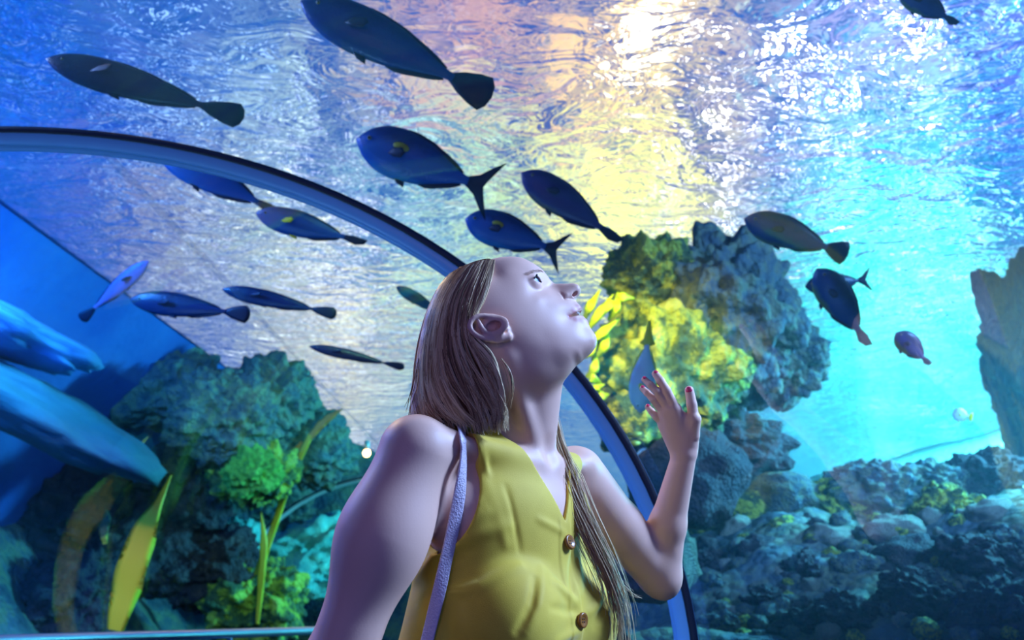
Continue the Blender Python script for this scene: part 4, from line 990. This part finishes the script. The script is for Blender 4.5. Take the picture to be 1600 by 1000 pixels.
b.inputs['Roughness'].default_value = .42; b.inputs['Specular IOR Level'].default_value = .4
lo = V3(600, 690, 0); hi = V3(830, 380, 0)
Vh, Fh = sculpt(hair_core, (lo[0], HY-.10, lo[2]), (hi[0], HY+.10, hi[2]), .0028)
mh = MB(); mh.add(Vh, Fh); hair = mh.build('hair', M_core, person)
G = [[(773,405),(771,420),(765,445),(756,472),(746,490),(738,505),(737,520),(750,536),(766,556),(779,590),(788,622),(794,656)],
     [(762,405),(753,425),(740,457),(731,487),(728,510),(731,532),(746,562),(762,592),(774,620),(780,642),(774,664)],
     [(748,407),(734,430),(717,462),(709,497),(706,528),(711,560),(724,592),(741,622),(752,645),(756,666)],
     [(735,411),(717,434),(698,468),(689,504),(684,540),(685,575),(693,605),(707,632),(724,652),(738,664)],
     [(722,416),(702,440),(684,475),(674,512),(668,550),(666,586),(671,617),(682,642),(698,658)],
     [(708,424),(690,448),(674,480),(664,517),(658,553),(653,592),(652,625),(657,650),(668,664)],
     [(695,436),(680,460),(667,490),(658,524),(651,560),(646,600),(642,632),(640,668)]]
NS = 20
GG = np.array([catmull(g, NS) for g in G])
def guide(g):
    i = np.clip(int(g), 0, len(G)-2); f = g-i; return GG[i]*(1-f)+GG[i+1]*f
def strands(n, side, seed):
    r = np.random.default_rng(seed); m = MB(); tones = []
    ncl = 64; cg = np.sort(r.uniform(0, 6, ncl)); ctone = r.beta(1.6, 1.9, ncl); cph = r.uniform(0, 6.28, ncl); camp = r.uniform(.4, 1.3, ncl)
    for s in range(n):
        g0 = r.uniform(-.0, 6.); c = int(np.argmin(np.abs(cg-g0))); t = np.linspace(0, 1, NS)
        gg = g0+(cg[c]-g0)*.0
        q = guide(float(np.clip(gg, 0, 5.999))); qc = guide(float(np.clip(cg[c], 0, 5.999)))
        k = (t**1.3*.78)[:, None]; q = q*(1-k)+qc*k
        layer = r.uniform(0, 1)**2*.012
        L = r.uniform(.88, 1.06) if r.random() > .3 else r.uniform(.62, .95)
        wave = camp[c]*np.sin(t*(9+3*ctone[c])+cph[c])*(3.+8.*(1-cg[c]/6))*t**1.6
        q = q+np.stack([wave+r.normal(0, .9)*np.ones(NS)+r.normal(0, 2.2)*t**2, r.normal(0, 1.2)*t], -1)
        x2 = np.interp(np.minimum(t*L, 1), t, q[:, 0])+np.maximum(t*L-1, 0)*60; z2 = np.interp(np.minimum(t*L, 1), t, q[:, 1])+np.maximum(t*L-1, 0)*230
        V_ = []
        h = 60.
        for j in range(NS):
            for _ in range(3):
                X_, Z_ = hm(x2[j], z2[j], h if side < 0 else 0); qd, _, _ = HH(np.array([X_]), np.array([Z_])); h = math.sqrt(max(0., float(qd[0])))
            hh = max(0, h/1000-layer+.0012*math.sin(t[j]*12+cph[c]))
            V_.append((X_/1000, HY+side*hh, Z_/1000+CAMZ))
        w = .00055*np.sin(np.pi*np.clip(t*.9+.08, 0, 1))**.5*r.uniform(.7, 1.5)
        a, f = tube_np(V_, w+.00008, 3, cap=False); m.add(a, f)
        tn = np.clip(ctone[c]*.85+.18+r.uniform(-.18, .24)+.28*t**1.5, 0, 1); tones.append(np.repeat(tn, 3))
    return m, np.concatenate(tones)
def add_tone(o, tn):
    a = o.data.attributes.new('tone', 'FLOAT', 'POINT'); a.data.foreach_set('value', tn.astype(np.float32))
m, tn = strands(2600, -1, 3); o = m.build('hair_lock', M_hair, hair); add_tone(o, tn)
m, tn = strands(700, 1, 4); o = m.build('hair_lock', M_hair, hair); add_tone(o, tn)
# the long lock that falls over the far side of the chest
def lock(path, spread, n, seed, tone=(.55, 1.), nseg=22):
    r = np.random.default_rng(seed); m = MB(); tones = []; base = catmull(path, nseg); t = np.linspace(0, 1, nseg)
    for s in range(n):
        a_, b_ = r.normal(0, 1), r.normal(0, .6); ph = r.uniform(0, 6.28); L = r.uniform(.55, 1.05)
        sp_ = np.interp(t, np.linspace(0, 1, len(spread)), spread)
        off = (a_*.5+.25*np.sin(t*7+ph))*sp_
        q = base+np.stack([off, b_*sp_*.35, np.zeros(nseg)], -1)
        q = np.stack([np.interp(t*min(L, 1), t, q[:, i]) for i in range(3)], -1)
        w = .00042*np.sin(np.pi*np.clip(t*.85+.1, 0, 1))**.5*r.uniform(.6, 1.3)
        v, f = tube_np(q, w+.00006, 3, cap=False); m.add(v, f); tones.append(np.repeat(np.clip(np.full(nseg, r.uniform(*tone)), 0, 1), 3))
    return m, np.concatenate(tones)
fl = [P(850,600,1.33), P(860,650,1.31), P(867,695,1.285), P(881,742,1.255), P(902,795,1.225), P(928,852,1.205), P(952,908,1.195), P(965,958,1.19), P(968,1020,1.18)]
m, tn = lock(fl, [.008, .008, .012, .018, .016, .016, .016, .018, .02], 330, 9); o = m.build('hair_lock', M_hair, hair); add_tone(o, tn)
m, tn = lock([P(925,850,1.20), P(955,895,1.20), P(985,925,1.21), P(1010,935,1.22)], [.003, .01, .02], 7, 12); o = m.build('loose_hair', M_hair, hair); add_tone(o, tn)
m, tn = lock([P(655,560,1.21), P(648,600,1.20), P(641,625,1.20), P(634,648,1.20)], [.003, .004, .006], 6, 13, (.2, .5)); o = m.build('loose_hair', M_hair, hair); add_tone(o, tn)
m, tn = lock([P(783,560,1.13), P(795,580,1.125), P(800,610,1.125), P(796,640,1.13)], [.002, .004, .004], 9, 14, (.4, .9)); o = m.build('loose_hair', M_hair, hair); add_tone(o, tn)
# ================================================================== FISH
def fishmat(name, back, side, belly, rough=.35):
    m_, nt, b = newmat(name); tc = N(nt, 'ShaderNodeTexCoord'); sp_ = N(nt, 'ShaderNodeSeparateXYZ'); nt.links.new(tc.outputs['Object'], sp_.inputs[0])
    nz_ = N(nt, 'ShaderNodeTexNoise', i_Scale=14., i_Detail=3.); nt.links.new(tc.outputs['Object'], nz_.inputs['Vector'])
    ma = N(nt, 'ShaderNodeMath', operation='MULTIPLY_ADD'); nt.links.new(nz_.outputs[0], ma.inputs[0]); ma.inputs[1].default_value = .06; nt.links.new(sp_.outputs[2], ma.inputs[2])
    mr_ = N(nt, 'ShaderNodeMapRange'); mr_.inputs[1].default_value = -.13; mr_.inputs[2].default_value = .17; nt.links.new(ma.outputs[0], mr_.inputs[0])
    nt.links.new(ramp(nt, mr_.outputs[0], [(0, belly), (.22, side), (.62, side), (.9, back)]), b.inputs['Base Color']); b.inputs['Roughness'].default_value = rough
    w_ = N(nt, 'ShaderNodeTexVoronoi', i_Scale=60.); nt.links.new(tc.outputs['Object'], w_.inputs['Vector']); bp = N(nt, 'ShaderNodeBump', i_Strength=.12, i_Distance=.01); nt.links.new(w_.outputs['Distance'], bp.inputs['Height']); nt.links.new(bp.outputs[0], b.inputs['Normal'])
    return m_
F_navy = fishmat('navy fish skin', s2l(18,30,66), s2l(30,70,130), s2l(120,150,70)); F_dark = fishmat('dusky fish skin', s2l(24,22,48), s2l(34,34,66), s2l(40,60,100))
F_blue = fishmat('blue fish skin', s2l(30,60,110), s2l(36,96,170), s2l(60,150,200)); F_purple = fishmat('purple fish skin', s2l(46,40,80), s2l(64,62,120), s2l(150,150,60)); F_white = fishmat('white fish skin', s2l(210,214,220), s2l(228,232,236), s2l(236,238,240))
F_teal = fishmat('teal fish skin', s2l(10,26,50), s2l(16,50,90), s2l(90,170,160)); F_pink = fishmat('pink fish skin', s2l(190,120,170), s2l(200,130,180), s2l(220,170,190))
F_tail = simple('dark fin', s2l(22,26,50), .5); F_tailb = simple('blue fin', s2l(30,70,130), .5); F_yel = simple('yellow fin', s2l(255,236,20), .5); F_eye = simple('fish eye', s2l(20,20,24), .1); F_ring = simple('fish eye ring', s2l(190,180,110), .3); F_spot = simple('yellow spot', s2l(190,180,60), .5)
def fin_mesh(outline, thick, name, mat, root):
    """solid fin from an outline in the local x,z plane"""
    o_ = np.array(outline, float); n = len(o_); c = o_.mean(0); V_ = [(x, -thick*.15, z) for x, z in o_]+[(x, thick*.15, z) for x, z in o_]
    inn = c+(o_-c)*.6; V_ += [(x, -thick, z) for x, z in inn]+[(x, thick, z) for x, z in inn]+[(c[0], -thick, c[1]), (c[0], thick, c[1])]
    F_ = []
    for i in range(n):
        j = (i+1) % n; F_ += [(i, j, n+j, n+i), (i, 2*n+i, 2*n+j, j), (n+i, n+j, 3*n+j, 3*n+i), (2*n+i, 4*n, 2*n+j, 2*n+j), (3*n+i, 3*n+j, 4*n+1, 4*n+1)]
    m = MB(); m.add(np.array(V_), np.array(F_)); o = m.build(name, mat, None); o.parent = root; return o
def make_fish(name, label, head, tail, dep, hpx, mat, tailk='trunc', fmat=None, roll=0., dd=0., slim=1., group=None, spot=False, peak=.38, cat='fish', yfin=False, belly=1.):
    h_, t_ = PE(*head, dep), PE(*tail, dep+dd); L = np.linalg.norm(h_-t_); X = (h_-t_)/L; mid = (h_+t_)/2; vd = mid-CAM; vd /= np.linalg.norm(vd)
    Yv = vd-X*(vd @ X); Yv /= np.linalg.norm(Yv); Zv = np.cross(X, Yv)
    if Zv[2] < 0: Zv = -Zv; Yv = -Yv
    M_ = Matrix(np.column_stack([X, Yv, Zv]).tolist()).to_4x4() @ Matrix.Rotation(roll, 4, 'X')
    root = empty(name, mid); root.rotation_euler = M_.to_euler(); root.scale = (L, L, L); tag(root, label, cat, group)
    H = hpx*dep*KE/1400/L/2                                    # half height, in body lengths
    fm = fmat or F_tail; TB = .80                            # tail base
    xs = np.linspace(0, 1, 26); prof_ = np.interp(xs, [0, .03, .10, .22, peak, .6, .8, .93, 1.], [.04, .30, .62, .90, 1., .84, .46, .20, .16])
    prof_ = np.convolve(np.pad(prof_, 1, 'edge'), [.2, .6, .2], 'valid'); prof_[0] = .05; K = 20; V_ = []
    for i, x in enumerate(xs):
        zc_ = H*.10*math.sin(x*3.1)*(1-belly)*2
        for k in range(K):
            a = 2*math.pi*k/K; zz_ = math.sin(a); yy_ = math.cos(a); up_ = prof_[i]*H*(1.0 if zz_ > 0 else .95*belly)
            V_.append((.5-x*TB, yy_*prof_[i]*H*.42*slim*(1-.25*x), zc_+zz_*up_))
    i, j = np.meshgrid(np.arange(25), np.arange(K), indexing='ij'); F_ = np.stack([i*K+j, i*K+(j+1) % K, (i+1)*K+(j+1) % K, (i+1)*K+j], -1).reshape(-1, 4)
    V_ = np.vstack([V_, [(.503, 0, 0), (.5-TB-.005, 0, 0)]]); j = np.arange(K); n_ = len(V_)
    F_ = np.vstack([F_, np.stack([(j+1) % K, j, np.full(K, n_-2), np.full(K, n_-2)], -1), np.stack([25*K+j, 25*K+(j+1) % K, np.full(K, n_-1), np.full(K, n_-1)], -1)])
    m = MB(); m.add(V_, F_); o = m.build('trunk', mat, None); o.parent = root
    tb = .5-TB+.02; hw = H*.15; th = H*.05
    if tailk == 'trunc': ol = [(tb, hw), (tb-.06, H*.42), (tb-.13, H*.62), (tb-.185, H*.70), (tb-.212, H*.42), (tb-.222, 0), (tb-.212, -H*.42), (tb-.185, -H*.70), (tb-.13, -H*.62), (tb-.06, -H*.42), (tb, -hw)]
    elif tailk == 'wedge': ol = [(tb, hw), (tb-.03, H*.55), (tb-.08, H*.30), (tb-.30, H*.10), (tb-.32, -H*.05), (tb-.10, -H*.35), (tb-.03, -H*.6), (tb, -hw)]
    elif tailk == 'fork': ol = [(tb, hw), (tb-.08, H*.38), (tb-.15, H*.80), (tb-.222, H*1.15), (tb-.16, H*.50), (tb-.13, 0), (tb-.16, -H*.50), (tb-.222, -H*1.15), (tb-.15, -H*.80), (tb-.08, -H*.38), (tb, -hw)]
    else: ol = [(tb, hw), (tb-.10, hw*1.8), (tb-.222, hw*1.4), (tb-.20, -hw), (tb-.12, -hw*2.2), (tb, -hw)]
    fin_mesh(ol, th, 'tail_fin', fm, root)
    def edge(x, s_): return s_*np.interp(.5-x, [q*TB for q in xs], prof_)*H*.93*(belly if s_ < 0 else 1)
    X1 = np.linspace(.26, -.24, 9)
    dz = H*.13*np.array([.2, .7, 1, 1, 1, 1, 1.1, 1., .3])
    fin_mesh([(x, edge(x, 1)-.006) for x in X1]+[(x-.015, edge(x, 1)+z) for x, z in zip(X1[::-1], dz[::-1])], th*.6, 'dorsal_fin', fm, root)
    X2 = np.linspace(.02, -.25, 7); dz = H*.15*np.array([.2, .9, 1.1, 1, 1, .9, .3])
    fin_mesh([(x, edge(x, -1)+.006) for x in X2]+[(x-.015, edge(x, -1)-z) for x, z in zip(X2[::-1], dz[::-1])], th*.6, 'anal_fin', fm, root)
    for s_ in (-1, 1):
        f = fin_mesh([(0, .03*H), (-.05, .22*H), (-.11, .20*H), (-.13, .0), (-.10, -.18*H), (-.04, -.12*H)], th*.5, 'pectoral_fin', F_yel if yfin else fm, root)
        f.location = (.26, s_*H*.40*slim, -.10*H); f.rotation_euler = (0, .35, -s_*.35)
        f = fin_mesh([(0, 0), (-.03, -.16*H), (-.08, -.22*H), (-.07, -.02*H)], th*.5, 'pelvic_fin', F_yel if yfin else fm, root); f.location = (.18, s_*H*.12, edge(.18, -1)+.012)
        e = MB(); e.add(*uvball(np.zeros(3), H*.075, 12)); eo = e.build('eye', F_ring, None); eo.parent = root; eo.location = (.415, s_*H*.265*slim, H*.20)
        e = MB(); e.add(*uvball(np.array([0, s_*H*.025, 0]), H*.058, 10)); po = e.build('pupil', F_eye, None); po.parent = eo
        if spot and s_ == (-1 if M_.to_3x3() @ Vector((0, -1, 0)) @ Vector((CAM-mid).tolist()) > 0 else 1):
            e = MB(); a, f_ = uvball(np.zeros(3), 1., 14); e.add(a*np.array([.055, H*.06, H*.16]), f_); so = e.build('yellow_patch', F_spot, None); so.parent = root; so.location = (.19, s_*H*.385*slim, H*.30)
    return root
FISH = [
 ('surgeonfish','biggest navy surgeonfish swimming at the top edge, squared dark tail',(470,2),(768,152),2.15,82,F_navy,'trunc',dict(roll=.25)),
 ('surgeonfish','long dusky surgeonfish alone at the top left, fan shaped tail',(72,92),(381,184),2.3,58,F_dark,'trunc',dict(roll=.3)),
 ('surgeonfish','blue surgeonfish with a yellow patch and forked tail above the head of the woman',(558,217),(775,300),2.5,84,F_blue,'fork',dict(spot=True)),
 ('surgeonfish','smaller blue surgeonfish with yellow patch, just over the forehead',(727,342),(884,396),2.7,60,F_blue,'fork',dict(spot=True)),
 ('surgeonfish','purple surgeonfish nose up right of the forked tail fish',(815,270),(971,378),2.6,58,F_purple,'thin',dict(roll=.2)),
 ('surgeonfish','navy surgeonfish in front of the bright turquoise water, upper of two',(1163,342),(1325,398),2.9,54,F_navy,'trunc',dict()),
 ('surgeonfish','navy surgeonfish diving steeply in front of a second fish at right',(1276,420),(1358,541),2.8,56,F_navy,'thin',dict(roll=-.1)),
 ('surgeonfish','teal fish mostly hidden behind the diving navy surgeonfish',(1258,448),(1362,436),3.2,34,F_teal,'fork',dict()),
 ('surgeonfish','small stubby purple fish low in the turquoise water at right',(1400,520),(1454,570),3.4,36,F_purple,'thin',dict()),
 ('surgeonfish','dark blue fish cut by the top edge at upper right',(1405,-18),(1497,38),2.4,42,F_navy,'thin',dict()),
 ('surgeonfish','pale blue backed fish just under the near rib at left',(248,236),(442,336),3.0,56,F_blue,'thin',dict(roll=.3)),
 ('surgeonfish','slim blue fish with one yellow fin below the near rib',(400,333),(573,380),2.9,44,F_blue,'thin',dict(yfin=True)),
 ('surgeonfish','slim teal fish with round dark tail at mid left',(203,468),(391,492),3.3,40,F_teal,'trunc',dict()),
 ('surgeonfish','slim dark fish crossing the crown seam at mid left',(347,452),(526,491),3.3,28,F_teal,'trunc',dict()),
 ('surgeonfish','thin dark fish lowest of the left group, beside the hair',(483,541),(632,574),3.6,18,F_dark,'trunc',dict()),
 ('surgeonfish','small green fish partly hidden by the back of the hair',(619,448),(700,496),3.2,20,F_teal,'trunc',dict()),
 ('surgeonfish','blurred pink fish swimming steeply at left',(232,408),(126,500),4.0,26,F_pink,'trunc',dict()),
 ('butterflyfish','tiny white fish with yellow tail at the far right above the sand',(1488,646),(1520,652),4.5,22,F_white,'trunc',dict(fmat=F_yel)),
 ('surgeonfish','white fish with bright yellow tail hanging nose down beside the fingers',(1000,645),(1014,512),3.0,44,F_white,'wedge',dict(fmat=F_yel))]
for nm, lb, hd, tl, dp, hp, mt, tk, kw in FISH: make_fish(nm, lb, hd, tl, dp, hp, mt, tk, **kw)
